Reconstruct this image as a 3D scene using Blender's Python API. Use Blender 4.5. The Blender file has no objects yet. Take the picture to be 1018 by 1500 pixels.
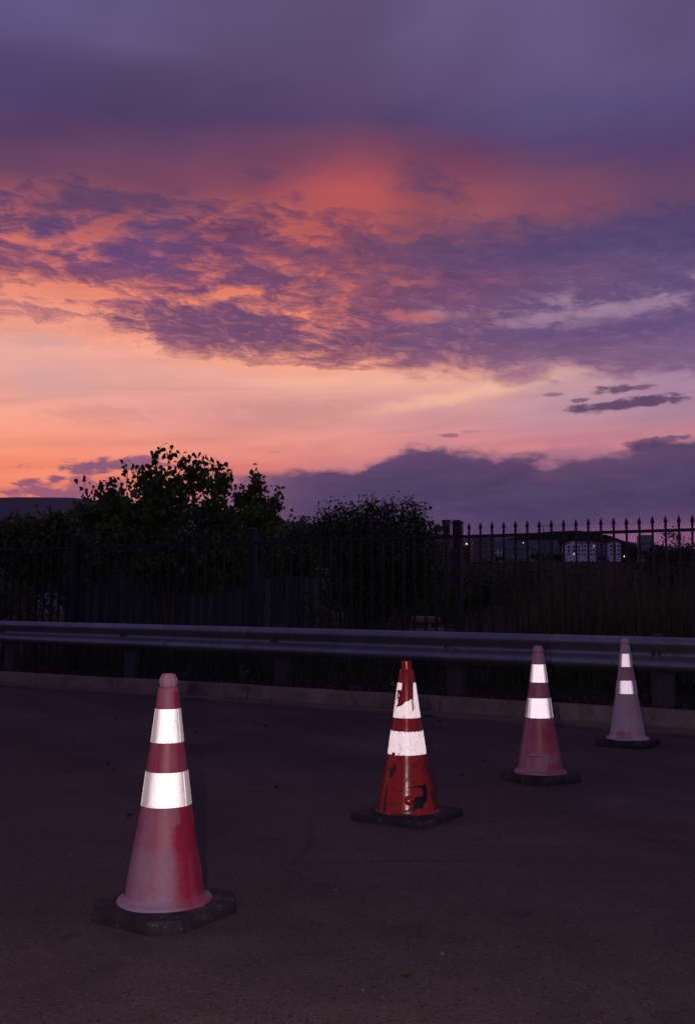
import bpy, bmesh, math, random
import numpy as np
from mathutils import Vector, Matrix

R = math.radians
scene = bpy.context.scene
COL = scene.collection
random.seed(7)
rng = np.random.default_rng(7)

# ------------------------------------------------------------------ camera
CAM_Z = 1.14
cam_data = bpy.data.cameras.new('camera')
cam = bpy.data.objects.new('camera', cam_data)
COL.objects.link(cam)
cam.location = (0, 0, CAM_Z)
cam.rotation_euler = (R(90 + 5.632), 0, 0)
cam_data.sensor_fit = 'VERTICAL'
cam_data.sensor_height = 36.0
cam_data.sensor_width = 24.4
cam_data.lens = 34.8
cam_data.clip_start = 0.05
cam_data.clip_end = 12000
scene.camera = cam

# ------------------------------------------------------------------ exposure
scene.view_settings.view_transform = 'Standard'
scene.view_settings.look = 'None'
scene.view_settings.exposure = 0.0
scene.view_settings.gamma = 1.0
scene.view_settings.use_curve_mapping = False
scene.render.engine = 'CYCLES'
scene.cycles.use_denoising = True
scene.cycles.max_bounces = 6
scene.cycles.sample_clamp_indirect = 4.0

# ------------------------------------------------------------------ sky (world)
SKY_AZ = [-18.86, -13.1, -6.82, -0.36, 6.1, 12.41, 18.61]
SKY_LIT = [
    (0.0, [(0.402, 0.1274, 0.1413), (0.305, 0.1144, 0.15), (0.2232, 0.1022, 0.162), (0.1812, 0.0931, 0.1812), (0.162, 0.0802, 0.1946), (0.162, 0.0762, 0.1878), (0.2423, 0.0908, 0.1878)]),
    (6.03, [(0.8714, 0.2307, 0.1441), (0.6867, 0.1878, 0.1714), (0.3613, 0.1441, 0.2086), (0.1946, 0.0976, 0.1946), (0.1683, 0.0844, 0.2016), (0.162, 0.0802, 0.2016), (0.2423, 0.0976, 0.2086)]),
    (8.0, [(0.8963, 0.2705, 0.162), (0.8388, 0.2384, 0.162), (0.7305, 0.2159, 0.1878), (0.5906, 0.2016, 0.2232), (0.4233, 0.162, 0.2307), (0.3515, 0.1441, 0.2307), (0.3515, 0.1441, 0.2462)]),
    (9.58, [(0.8879, 0.3231, 0.2232), (0.8469, 0.3005, 0.2232), (0.807, 0.3005, 0.2384), (0.7913, 0.2918, 0.2462), (0.6445, 0.2542, 0.2705), (0.552, 0.2232, 0.2705), (0.5149, 0.2051, 0.2542)]),
    (10.76, [(0.8714, 0.3712, 0.2831), (0.8148, 0.3278, 0.2789), (0.7305, 0.3005, 0.2789), (0.7157, 0.305, 0.2874), (0.624, 0.2874, 0.314), (0.491, 0.2582, 0.3325), (0.3813, 0.2016, 0.2874)]),
    (11.93, [(0.8228, 0.3613, 0.2961), (0.7758, 0.3419, 0.305), (0.7605, 0.3325, 0.305), (0.7305, 0.3419, 0.314), (0.6939, 0.3419, 0.3325), (0.5149, 0.2961, 0.3613), (0.3916, 0.2232, 0.3325)]),
    (13.1, [(0.7605, 0.3712, 0.3419), (0.7913, 0.3763, 0.3231), (0.8148, 0.3864, 0.314), (0.8469, 0.4233, 0.314), (0.8308, 0.4125, 0.3185), (0.5906, 0.3325, 0.3613), (0.3712, 0.2232, 0.3325)]),
    (14.26, [(0.7913, 0.3813, 0.3325), (0.8388, 0.3813, 0.305), (0.8714, 0.3712, 0.2623), (0.855, 0.3231, 0.2159), (0.6584, 0.2623, 0.2232), (0.4125, 0.1946, 0.2542), (0.305, 0.162, 0.2705)]),
    (15.41, [(0.807, 0.3419, 0.2705), (0.8388, 0.3231, 0.2384), (0.855, 0.2961, 0.1946), (0.8228, 0.2462, 0.1559), (0.4793, 0.1878, 0.2232), (0.3515, 0.1812, 0.2705), (0.2623, 0.15, 0.2542)]),
    (16.94, [(0.7913, 0.2705, 0.1946), (0.7758, 0.2462, 0.1746), (0.7913, 0.2384, 0.162), (0.7758, 0.2016, 0.1329), (0.491, 0.2016, 0.2384), (0.4125, 0.2542, 0.3515), (0.3712, 0.2384, 0.3515)]),
    (18.45, [(0.7011, 0.1946, 0.1441), (0.7011, 0.1946, 0.1413), (0.7157, 0.1946, 0.1329), (0.6308, 0.162, 0.1329), (0.3763, 0.1274, 0.1812), (0.2623, 0.1441, 0.2307), (0.1878, 0.117, 0.2232)]),
    (19.95, [(0.5647, 0.1441, 0.1329), (0.5271, 0.1356, 0.1384), (0.6038, 0.1559, 0.1274), (0.552, 0.1329, 0.1221), (0.2831, 0.0931, 0.15), (0.1441, 0.0762, 0.1683), (0.1119, 0.0685, 0.1683)]),
    (21.42, [(0.4342, 0.1144, 0.1274), (0.402, 0.107, 0.1274), (0.491, 0.1274, 0.1221), (0.4793, 0.1144, 0.117), (0.2874, 0.0887, 0.1221), (0.1946, 0.0723, 0.1274), (0.117, 0.0578, 0.1384)]),
    (22.51, [(0.2623, 0.0802, 0.1221), (0.2423, 0.0762, 0.1195), (0.3278, 0.0887, 0.1144), (0.4678, 0.1022, 0.1095), (0.3231, 0.0908, 0.1144), (0.2307, 0.0742, 0.1221), (0.1329, 0.0595, 0.1329)]),
    (23.59, [(0.15, 0.0612, 0.1248), (0.1746, 0.0612, 0.1195), (0.2384, 0.0666, 0.1144), (0.4793, 0.0976, 0.1119), (0.2961, 0.0802, 0.1144), (0.2016, 0.0685, 0.1221), (0.107, 0.0545, 0.1329)]),
    (24.66, [(0.1329, 0.0578, 0.1274), (0.162, 0.0612, 0.1248), (0.1878, 0.0612, 0.1195), (0.2961, 0.0762, 0.1144), (0.2016, 0.0612, 0.1144), (0.117, 0.0578, 0.1384), (0.0887, 0.0513, 0.1441)]),
    (25.71, [(0.1022, 0.0513, 0.1329), (0.1221, 0.0545, 0.1221), (0.1559, 0.0578, 0.117), (0.2232, 0.0685, 0.1221), (0.15, 0.0545, 0.1274), (0.0931, 0.0578, 0.1559), (0.0887, 0.0578, 0.162)]),
    (27.09, [(0.0762, 0.0513, 0.1441), (0.0802, 0.0513, 0.1329), (0.0887, 0.0513, 0.1329), (0.1022, 0.0578, 0.1441), (0.0931, 0.0648, 0.162), (0.0976, 0.0762, 0.1946), (0.0931, 0.0685, 0.1878)]),
    (28.78, [(0.0802, 0.0545, 0.147), (0.0844, 0.0561, 0.1413), (0.0887, 0.0561, 0.1356), (0.1022, 0.063, 0.147), (0.1119, 0.0742, 0.1779), (0.117, 0.0865, 0.2051), (0.107, 0.0782, 0.1845)]),
    (30.11, [(0.1022, 0.0782, 0.1981), (0.117, 0.0865, 0.1981), (0.1022, 0.0704, 0.159), (0.0976, 0.0666, 0.1529), (0.117, 0.0823, 0.1912), (0.1221, 0.0908, 0.2122), (0.1119, 0.0782, 0.1912)]),
    (32.04, [(0.117, 0.0908, 0.227), (0.1119, 0.0865, 0.2122), (0.107, 0.0782, 0.1779), (0.107, 0.0742, 0.1651), (0.117, 0.0865, 0.1981), (0.1221, 0.0908, 0.2122), (0.117, 0.0823, 0.1912)]),
]
SKY_DARK = [
    (13.87, [(0.6795, 0.2623, 0.2423), (0.5776, 0.2051, 0.2051), (0.4564, 0.1559, 0.162), (0.305, 0.1022, 0.15), (0.2623, 0.1144, 0.1878), (0.2232, 0.1144, 0.2122), (0.2051, 0.1144, 0.2307)]),
    (15.41, [(0.5149, 0.1878, 0.2051), (0.2232, 0.0844, 0.162), (0.1746, 0.0723, 0.1559), (0.162, 0.0685, 0.1559), (0.15, 0.0762, 0.1812), (0.1384, 0.0802, 0.1946), (0.1384, 0.0844, 0.2016)]),
    (16.94, [(0.305, 0.0976, 0.1559), (0.2086, 0.0802, 0.162), (0.162, 0.0685, 0.1559), (0.1946, 0.0723, 0.1441), (0.1812, 0.0844, 0.1746), (0.1384, 0.0802, 0.1946), (0.1221, 0.0762, 0.1878)]),
    (18.45, [(0.2232, 0.0723, 0.1441), (0.2016, 0.0723, 0.1559), (0.1683, 0.0648, 0.1559), (0.1878, 0.0723, 0.1441), (0.162, 0.0648, 0.1559), (0.15, 0.0802, 0.1812), (0.1221, 0.0762, 0.1812)]),
    (19.95, [(0.1221, 0.0578, 0.1559), (0.1384, 0.0648, 0.1746), (0.162, 0.0612, 0.15), (0.1878, 0.0685, 0.1384), (0.1221, 0.0648, 0.162), (0.0931, 0.0612, 0.162), (0.0887, 0.0612, 0.162)]),
    (21.42, [(0.107, 0.0545, 0.1441), (0.117, 0.0612, 0.162), (0.15, 0.0545, 0.1274), (0.1683, 0.0578, 0.1221), (0.1384, 0.0648, 0.1441), (0.107, 0.0612, 0.1559), (0.0887, 0.0578, 0.1559)]),
    (22.87, [(0.107, 0.0545, 0.1329), (0.1119, 0.0545, 0.1329), (0.1384, 0.0545, 0.1221), (0.1878, 0.0578, 0.117), (0.162, 0.0612, 0.1221), (0.1221, 0.0612, 0.1384), (0.1022, 0.0578, 0.1441)]),
    (24.66, [(0.0802, 0.0482, 0.1274), (0.0887, 0.0482, 0.1221), (0.0887, 0.0482, 0.1221), (0.107, 0.0482, 0.117), (0.1119, 0.0482, 0.117), (0.0887, 0.0482, 0.1274), (0.0802, 0.0482, 0.1329)]),
]
SKY_COVER = [
    (11.54, [0, 0, 0, 0, 0, 0, 0]),
    (12.71, [0, 0, 0, 0, 0.02, 0.1, 0.2]),
    (13.56, [0, 0, 0.08, 0.12, 0.28, 0.6, 0.75]),
    (14.26, [0, 0.12, 0.42, 0.68, 0.82, 0.95, 0.95]),
    (15.03, [0.1, 0.38, 0.72, 0.8, 0.92, 0.95, 0.95]),
    (16.18, [0.32, 0.56, 0.84, 0.82, 0.86, 0.86, 0.86]),
    (17.7, [0.56, 0.66, 0.8, 0.78, 0.84, 0.86, 0.85]),
    (19.2, [0.72, 0.78, 0.74, 0.74, 0.88, 0.95, 0.95]),
    (20.69, [0.78, 0.8, 0.74, 0.7, 0.82, 0.87, 0.9]),
    (22.15, [0.72, 0.7, 0.66, 0.46, 0.42, 0.35, 0.4]),
    (23.16, [0.42, 0.36, 0.32, 0.1, 0.06, 0.06, 0.1]),
    (24.02, [0, 0, 0, 0, 0, 0, 0]),
]
BANK_EDGE = [(-8.41, 5.24), (-6.62, 7.53), (-4.41, 8.0), (-1.99, 8.12), (0.45, 8.28), (1.86, 8.87), (3.68, 9.5), (5.29, 9.34), (7.7, 8.95), (10.07, 8.71), (11.63, 8.51), (13.56, 8.63), (15.46, 8.87), (16.59, 9.22), (18.61, 9.42)]
PUFFS = [
    (-5.29, 24.42, 1.23, 0.42, -3, 1.1, 1.0, (0.117, 0.0545, 0.1221), 0.7),
    (-3.03, 23.2, 0.5, 0.35, 0, 1.1, 0.8, (0.1559, 0.0578, 0.117), 0.7),
    (4.63, 23.88, 2.31, 0.92, -18, 1.2, 1.1, (0.1221, 0.0545, 0.1274), 0.85),
    (-13.62, 22.29, 3.66, 0.77, 6, 0.8, 0.8, (0.1119, 0.0545, 0.1329), 0.8),
    (-17.06, 22.31, 2.31, 0.54, 0, 0.8, 0.7, (0.1274, 0.0545, 0.1274), 0.4),
    (0.45, 23.41, 3.08, 1.73, 0, 1.0, 0.3, (0.6038, 0.1119, 0.107), 0.3),
    (7.23, 12.42, 5.0, 0.42, 9, 0.8, 0.7, (0.8879, 0.5029, 0.3419), 0.65),
    (3.65, 11.67, 3.46, 0.35, 6, 0.8, 0.6, (0.855, 0.4564, 0.314), 0.45),
    (-16.76, 12.56, 3.08, 1.0, 0, 0.9, 0.5, (0.6172, 0.3515, 0.3515), 0.55),
    (-17.56, 14.73, 1.93, 0.35, 0, 0.7, 0.6, (0.5776, 0.3515, 0.3515), 0.45),
    (-3.16, 11.33, 4.24, 0.62, 3, 0.9, 0.9, (0.6038, 0.2789, 0.2542), 0.75),
    (-14.1, 10.97, 3.46, 0.46, 2, 0.9, 0.9, (0.6584, 0.2789, 0.2462), 0.6),
    (16.74, 9.18, 2.31, 0.46, 3, 0.8, 0.6, (0.6724, 0.2542, 0.2623), 0.5),
    (10.7, 9.22, 3.46, 0.27, 2, 0.8, 0.6, (0.807, 0.2623, 0.2423), 0.5),
    (5.29, 16.68, 2.31, 0.39, -3, 1.0, 0.9, (0.3763, 0.2051, 0.305), 0.3),
    (14.69, 16.34, 4.24, 0.46, 3, 1.0, 0.9, (0.3515, 0.2159, 0.3325), 0.45),
    (10.45, 16.3, 1.73, 0.5, -3, 1.0, 0.9, (0.3325, 0.1946, 0.305), 0.4),
    (17.89, 16.89, 1.73, 0.39, 4, 1.0, 0.9, (0.3763, 0.2384, 0.3613), 0.5),
    (3.68, 16.8, 1.54, 0.35, -5, 0.9, 0.9, (0.6172, 0.1559, 0.1384), 0.5),
    (10.0, 13.21, 1.39, 0.46, 0, 0.7, 0.8, (0.305, 0.1274, 0.2232), 0.7),
    (-14.03, 8.0, 3.46, 0.31, 3, 0.5, 1.1, (0.2462, 0.0976, 0.1812), 0.95),
    (-12.71, 8.19, 2.31, 0.39, 4, 0.35, 0.6, (0.2462, 0.0976, 0.1812), 0.9),
    (-16.5, 7.3, 0.58, 0.27, 0, 0.5, 1.0, (0.2623, 0.0931, 0.1746), 0.95),
    (-17.98, 7.05, 0.77, 0.19, 6, 0.5, 1.0, (0.2623, 0.0931, 0.1746), 0.95),
    (-17.11, 6.9, 0.39, 0.08, 0, 0.4, 0.6, (0.3515, 0.117, 0.1746), 0.7),
    (-17.1, 6.44, 2.0, 0.31, 0, 0.5, 1.0, (0.2961, 0.1022, 0.1812), 0.95),
    (-15.12, 6.74, 0.92, 0.62, 0, 0.35, 0.7, (0.305, 0.107, 0.1812), 0.85),
    (-13.33, 6.94, 0.85, 0.46, 0, 0.35, 0.7, (0.305, 0.107, 0.1878), 0.8),
    (15.32, 11.37, 2.23, 0.31, 5, 0.5, 1.1, (0.117, 0.0612, 0.1329), 0.97),
    (17.54, 11.54, 1.46, 0.27, 0, 0.5, 1.1, (0.1221, 0.0648, 0.1384), 0.95),
    (14.44, 12.17, 0.69, 0.23, 0, 0.5, 1.1, (0.1384, 0.0685, 0.1384), 0.9),
    (15.64, 12.22, 0.77, 0.27, 10, 0.5, 1.1, (0.1384, 0.0685, 0.1384), 0.9),
    (16.75, 12.3, 0.85, 0.15, 0, 0.5, 1.1, (0.1559, 0.0762, 0.1441), 0.85),
    (13.63, 11.75, 0.54, 0.12, 0, 0.3, 0.8, (0.1559, 0.0762, 0.1441), 0.8),
    (11.92, 12.14, 0.46, 0.1, 0, 0.3, 0.7, (0.2623, 0.1221, 0.1878), 0.8),
    (5.82, 10.0, 0.54, 0.12, 0, 0.3, 0.7, (0.305, 0.117, 0.162), 0.8),
    (7.21, 10.21, 0.54, 0.08, 0, 0.3, 0.7, (0.4564, 0.1878, 0.2051), 0.5),
    (-4.15, 9.08, 0.39, 0.08, 0, 0.3, 0.7, (0.5776, 0.2232, 0.1714), 0.6),
    (17.47, 9.22, 1.54, 0.31, 4, 0.3, 0.9, (0.1384, 0.0723, 0.162), 0.85),
]
CLUMPS = [
    (-17.19, 20.37, 2.69, 1.35, 0, 0.0),
    (-12.01, 19.84, 2.89, 1.16, 8, 0.32),
    (-14.36, 21.17, 4.62, 0.35, 28, -0.3),
    (-7.76, 21.79, 3.27, 1.16, 0, 0.25),
    (-2.0, 21.23, 1.93, 0.85, -10, -0.22),
    (-4.83, 19.14, 3.85, 0.62, -6, 0.2),
    (-15.03, 17.5, 4.62, 0.46, 4, -0.3),
    (-7.23, 18.02, 4.24, 0.35, 12, -0.25),
    (-8.79, 16.08, 7.31, 1.31, -4, 0.28),
    (5.29, 16.68, 2.31, 0.31, -3, -0.25),
    (11.62, 16.24, 3.08, 0.31, 2, -0.3),
    (16.59, 16.71, 3.08, 0.39, 5, -0.36),
    (3.68, 16.83, 1.73, 0.35, -4, -0.3),
    (8.51, 18.26, 4.62, 0.54, -4, 0.1),
    (-16.57, 18.46, 2.69, 0.46, 0, 0.2),
    (-10.26, 20.75, 3.46, 0.31, 26, -0.2),
]


class G:
    """thin helper that writes shader node graphs"""
    def __init__(self, tree):
        self.t = tree
    def new(self, typ, **kw):
        n = self.t.nodes.new(typ)
        for k, v in kw.items():
            setattr(n, k, v)
        return n
    def put(self, sock, v):
        if isinstance(v, bpy.types.NodeSocket):
            self.t.links.new(v, sock)
        elif v is not None:
            if isinstance(v, (tuple, list)) and len(v) == 3 and sock.type == 'RGBA':
                v = (*v, 1.0)
            sock.default_value = v
    def m(self, op, a, b=None, c=None, clamp=False):
        n = self.new('ShaderNodeMath', operation=op, use_clamp=clamp)
        for i, v in enumerate((a, b, c)):
            if v is not None:
                self.put(n.inputs[i], v)
        return n.outputs[0]
    def add(self, a, b): return self.m('ADD', a, b)
    def sub(self, a, b): return self.m('SUBTRACT', a, b)
    def mul(self, a, b): return self.m('MULTIPLY', a, b)
    def mad(self, a, b, c): return self.m('MULTIPLY_ADD', a, b, c)
    def sstep(self, x, lo, hi, a=0.0, b=1.0, kind='SMOOTHSTEP'):
        n = self.new('ShaderNodeMapRange', interpolation_type=kind)
        n.clamp = True
        for i, v in enumerate((x, lo, hi, a, b)):
            self.put(n.inputs[i], v)
        return n.outputs[0]
    def xyz(self, x, y, z):
        n = self.new('ShaderNodeCombineXYZ')
        for i, v in enumerate((x, y, z)):
            self.put(n.inputs[i], v)
        return n.outputs[0]
    def sep(self, v):
        n = self.new('ShaderNodeSeparateXYZ'); self.put(n.inputs[0], v)
        return n.outputs
    def noise(self, vec, scale=1.0, detail=4.0, rough=0.5, dist=0.0, out=0):
        n = self.new('ShaderNodeTexNoise')
        if vec is not None:
            self.put(n.inputs['Vector'], vec)
        n.inputs['Scale'].default_value = scale
        n.inputs['Detail'].default_value = detail
        n.inputs['Roughness'].default_value = rough
        n.inputs['Distortion'].default_value = dist
        return n.outputs[out]
    def voro(self, vec, scale=1.0, feature='F1', out='Distance', rand=1.0):
        n = self.new('ShaderNodeTexVoronoi', feature=feature)
        if vec is not None:
            self.put(n.inputs['Vector'], vec)
        n.inputs['Scale'].default_value = scale
        n.inputs['Randomness'].default_value = rand
        return n.outputs[out]
    def mix(self, f, a, b, mode='MIX'):
        n = self.new('ShaderNodeMix', data_type='RGBA', blend_type=mode)
        self.put(n.inputs[0], f); self.put(n.inputs[6], a); self.put(n.inputs[7], b)
        return n.outputs[2]
    def ramp(self, fac, stops, interp='LINEAR'):
        n = self.new('ShaderNodeValToRGB')
        cr = n.color_ramp; cr.interpolation = interp
        while len(cr.elements) < len(stops):
            cr.elements.new(1.0)
        for e, (p, c) in zip(cr.elements, stops):
            e.position = p
        for e, (p, c) in zip(cr.elements, stops):
            if not isinstance(c, (tuple, list)):
                c = (c, c, c)
            e.color = (*c[:3], 1.0)
        self.put(n.inputs[0], fac)
        return n.outputs[0]
    def bump(self, h, strength=0.3, dist=0.01, normal=None):
        n = self.new('ShaderNodeBump')
        n.inputs['Strength'].default_value = strength
        n.inputs['Distance'].default_value = dist
        self.put(n.inputs['Height'], h)
        if normal is not None:
            self.put(n.inputs['Normal'], normal)
        return n.outputs[0]

def lin(r, g, b):
    f = lambda c: c / 12.92 if c < 0.04045 else ((c + 0.055) / 1.055) ** 2.4
    return (f(r / 255), f(g / 255), f(b / 255))

world = bpy.data.worlds.new('World')
scene.world = world
world.use_nodes = True
wt = world.node_tree
wt.nodes.clear()
g = G(wt)
tc = g.new('ShaderNodeTexCoord')
dx, dy, dz = g.sep(tc.outputs['Generated'])
AZ = g.mul(g.m('ARCTAN2', dx, dy), 57.29578)                 # degrees from +Y, + to the right
EL = g.mul(g.m('ARCSINE', dz), 57.29578)                     # degrees above the horizon

wv = g.xyz(g.mul(AZ, 0.11), g.mul(EL, 0.30), 3.7)
wn = g.sep(g.noise(wv, 1.0, 5, 0.55, 0.0, out=1))
AW = g.mad(g.sub(wn[0], 0.5), 6.0, AZ)
EW = g.mad(g.sub(wn[1], 0.5), 2.2, EL)

def table(rows, az, el, top):
    """colour of a table of (elevation, [value per azimuth column])"""
    el01 = g.m('DIVIDE', el, top)
    out = None
    for i in range(len(SKY_AZ)):
        c = g.ramp(el01, [(r[0] / top, r[1][i]) for r in rows])
        out = c if out is None else g.mix(g.sstep(az, SKY_AZ[i - 1], SKY_AZ[i]), out, c)
    return out

lit = table(SKY_LIT, AW, EW, 90.0)
dark = table(SKY_DARK, AW, EW, 40.0)
cover = table(SKY_COVER, AW, EW, 40.0)

# thin streaks in the lit, clear parts; soft mottling higher up
st = g.noise(g.xyz(g.mad(EL, 0.05, g.mul(AZ, 0.07)), g.mad(AZ, -0.05, g.mul(EL, 0.75)), 9.1), 1.0, 6, 0.55, 0.8)
sth = g.noise(g.xyz(g.mad(EL, -0.03, g.mul(AZ, 0.09)), g.mul(EL, 0.13), 4.4), 1.0, 5, 0.5, 0.3)
st = g.m('ADD', g.mul(st, g.sstep(EL, 20.0, 14.0)), g.mul(sth, g.sstep(EL, 14.0, 20.0)))
lit = g.mix(1.0, lit, g.ramp(st, [(0.25, (0.86, 0.85, 0.89)), (0.5, (1, 1, 1)), (0.75, (1.13, 1.14, 1.12))]), 'MULTIPLY')

# broken altocumulus deck: clumps flattened along the horizon, sloping down to the right
wq = g.sep(g.noise(g.xyz(g.mul(AZ, 0.22), g.mul(EL, 0.42), 7.7), 1.0, 4, 0.55, 0.0, out=1))
qx = g.mad(g.sub(wq[0], 0.5), 0.9, g.mad(EL, 0.05, g.mul(AZ, 0.225)))
qy = g.mad(g.sub(wq[1], 0.5), 0.7, g.mad(AZ, 0.030, g.mul(EL, 0.62)))
def deck(oy, seed=1.3):
    v = g.xyz(qx, g.sub(qy, oy), seed)
    a_ = g.noise(v, 1.0, 9, 0.60, 0.0)
    b_ = g.voro(g.xyz(g.mul(qx, 2.6), g.mul(g.sub(qy, oy), 3.2), seed), 1.0, 'SMOOTH_F1')      # rounded puffs
    c_ = g.noise(v, 5.0, 8, 0.60, 0.15)
    return g.add(g.mul(c_, 0.32), g.mad(b_, -0.20, g.mad(a_, 0.54, 0.16)))
n1 = deck(0.0)
n1s = deck(0.07)                                              # the same deck a little nearer the sun
nn = g.mad(g.sub(n1, 0.5), 3.1, 0.5)
for (pa, pe, ra, re, tilt, amt) in CLUMPS:                    # where the deck is thick or thin
    ct, s_ = math.cos(R(tilt)), math.sin(R(tilt))
    da, de = g.sub(AW, pa), g.sub(EW, pe)
    u = g.add(g.mul(da, ct / ra), g.mul(de, s_ / ra))
    v = g.add(g.mul(da, -s_ / re), g.mul(de, ct / re))
    cover = g.add(cover, g.sstep(g.add(g.mul(u, u), g.mul(v, v)), 1.6, 0.0, 0.0, amt))
tt = g.sub(g.add(nn, cover), 1.0)                             # < 0 gap, > 0 cloud
inside = g.sstep(cover, 0.02, 0.22)
glow = g.sstep(AZ, 6.0, -4.0)
fil = g.noise(g.xyz(g.mul(qx, 1.3), g.mul(qy, 2.4), 6.4), 1.7, 8, 0.62, 0.25)
fil = g.m('ABSOLUTE', g.mad(fil, 2.0, -1.0))
fil = g.mul(g.sstep(fil, 0.15, 0.0), g.sstep(tt, 0.55, 0.0))  # thin seams where the glow shows
relief = g.sub(n1, n1s)                                       # undersides that face the glow
mid = g.mix(g.mad(glow, 0.22, 0.16), dark, lit)
dk = g.mix(g.sstep(tt, 0.02, 0.42), mid, dark)
dk = g.mix(g.mul(g.sstep(relief, 0.0, 0.09), g.sstep(tt, 0.7, 0.1, 0.22, 0.72)), dk, lit)
dk = g.mix(g.mul(fil, g.mad(glow, 0.50, 0.10)), dk, lit)
dk = g.mix(1.0, dk, g.ramp(g.noise(g.xyz(qx, qy, 3.0), 3.1, 6, 0.6, 0.3), [(0.3, (0.88, 0.89, 0.91)), (0.7, (1.12, 1.10, 1.08))]), 'MULTIPLY')
rim = g.mul(g.sstep(tt, -0.30, -0.02), g.mul(inside, g.mad(glow, 0.85, 0.10)))
ltb = g.mix(rim, lit, g.mix(1.0, lit, (1.10, 1.09, 1.0), 'MULTIPLY'))
soft = g.mad(g.sstep(AZ, -2.0, 7.0), 0.22, 0.10)
mask = g.mul(g.sstep(tt, g.mul(soft, -1.0), soft), inside)
sky = g.mix(mask, ltb, dk)

# single puffs and streaks
pn = g.sep(g.noise(g.xyz(g.mul(AZ, 0.42), g.mul(EL, 1.15), 5.5), 1.0, 7, 0.6, 0.4, out=1))
p_all = g.noise(g.xyz(g.mul(AZ, 0.55), g.mul(EL, 1.5), 8.5), 1.0, 8, 0.62, 0.5)
for (pa, pe, ra, re, tilt, soft, nz, colr, amt) in PUFFS:
    ct, s_ = math.cos(R(tilt)), math.sin(R(tilt))
    da, de = g.sub(AZ, pa), g.sub(EL, pe)
    u = g.add(g.mul(da, ct / ra), g.mul(de, s_ / ra))
    v = g.add(g.mul(da, -s_ / re), g.mul(de, ct / re))
    d2 = g.add(g.mul(u, u), g.mul(v, v))
    k = g.mad(g.sub(p_all, 0.5), 4.2 * nz, g.sub(1.0, g.m('SQRT', d2)))
    sky = g.mix(g.mul(g.sstep(k, -soft * 0.6, soft, 0.0, amt), g.sstep(d2, 4.0, 1.0)), sky, colr)

# low cloud bank above the hills, cauliflower top
BLO, BHI = SKY_AZ[0] - 12.0, SKY_AZ[-1] + 12.0
be = g.ramp(g.sstep(AZ, BLO, BHI, kind='LINEAR'), [((a - BLO) / (BHI - BLO), e / 20.0) for a, e in BANK_EDGE])
bn = g.noise(g.xyz(g.mul(AZ, 0.36), g.mul(EL, 0.80), 2.2), 1.0, 9, 0.62, 0.2)
bd = g.mad(g.sub(bn, 0.5), 2.6, g.sub(g.mul(be, 20.0), EL))
bm = g.sstep(bd, -0.28, 0.46)
bn2 = g.noise(g.xyz(g.mul(AZ, 0.16), g.mul(EL, 0.75), 6.2), 1.0, 7, 0.6, 0.5)
bcol = g.ramp(g.m('DIVIDE', bd, 8.0), [(0.0, lin(116, 82, 110)), (0.05, lin(94, 70, 104)), (0.20, lin(84, 67, 102)), (0.38, lin(76, 62, 97)), (0.55, lin(88, 67, 104)), (0.75, lin(106, 75, 110))])
bcol = g.mix(g.mul(g.sstep(AZ, 8, 18), g.sstep(EL, 5.4, 3.4)), bcol, lin(138, 88, 126))
bcol = g.mix(g.mul(g.sstep(AZ, -1, -8), 0.6), bcol, lin(150, 98, 124))
bcol = g.mix(1.0, bcol, g.ramp(bn2, [(0.3, (0.80, 0.82, 0.86)), (0.7, (1.22, 1.18, 1.14))]), 'MULTIPLY')
sky = g.mix(g.mul(bm, g.sstep(AZ, -11, -5.5)), sky, bcol)

# away from the glow: plain dusk
dusk = g.ramp(g.m('DIVIDE', EL, 90.0), [(0.0, lin(100, 86, 128)), (0.3, lin(84, 76, 122)), (1.0, lin(76, 72, 118))])
aab = g.m('ABSOLUTE', AZ)
sky = g.mix(g.sstep(aab, 24.0, 95.0), sky, dusk)
sky = g.mix(g.sstep(EL, 33.0, 75.0), sky, lin(76, 72, 118))
sky = g.mix(g.sstep(EL, -0.5, -3.0), sky, (0.02, 0.014, 0.02))
bg = g.new('ShaderNodeBackground')
g.put(bg.inputs['Color'], sky)
bg.inputs['Strength'].default_value = 1.0
wo = g.new('ShaderNodeOutputWorld')
wt.links.new(bg.outputs[0], wo.inputs['Surface'])
world.cycles.sampling_method = 'MANUAL'
world.cycles.sample_map_resolution = 512

# ------------------------------------------------------------------ the photographer's flash
# the photograph is a flash exposure (blown-out reflective bands, cone shadows falling to the right):
# one small lamp on the left side of the camera held upright
fl = bpy.data.lights.new('camera_flash', 'POINT')
fl.energy = 235.0
fl.color = (1.0, 0.78, 0.74)
fl.shadow_soft_size = 0.02
flo = bpy.data.objects.new('camera_flash', fl)
flo.location = (-0.15, -0.03, CAM_Z + 0.01)
COL.objects.link(flo)

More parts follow.
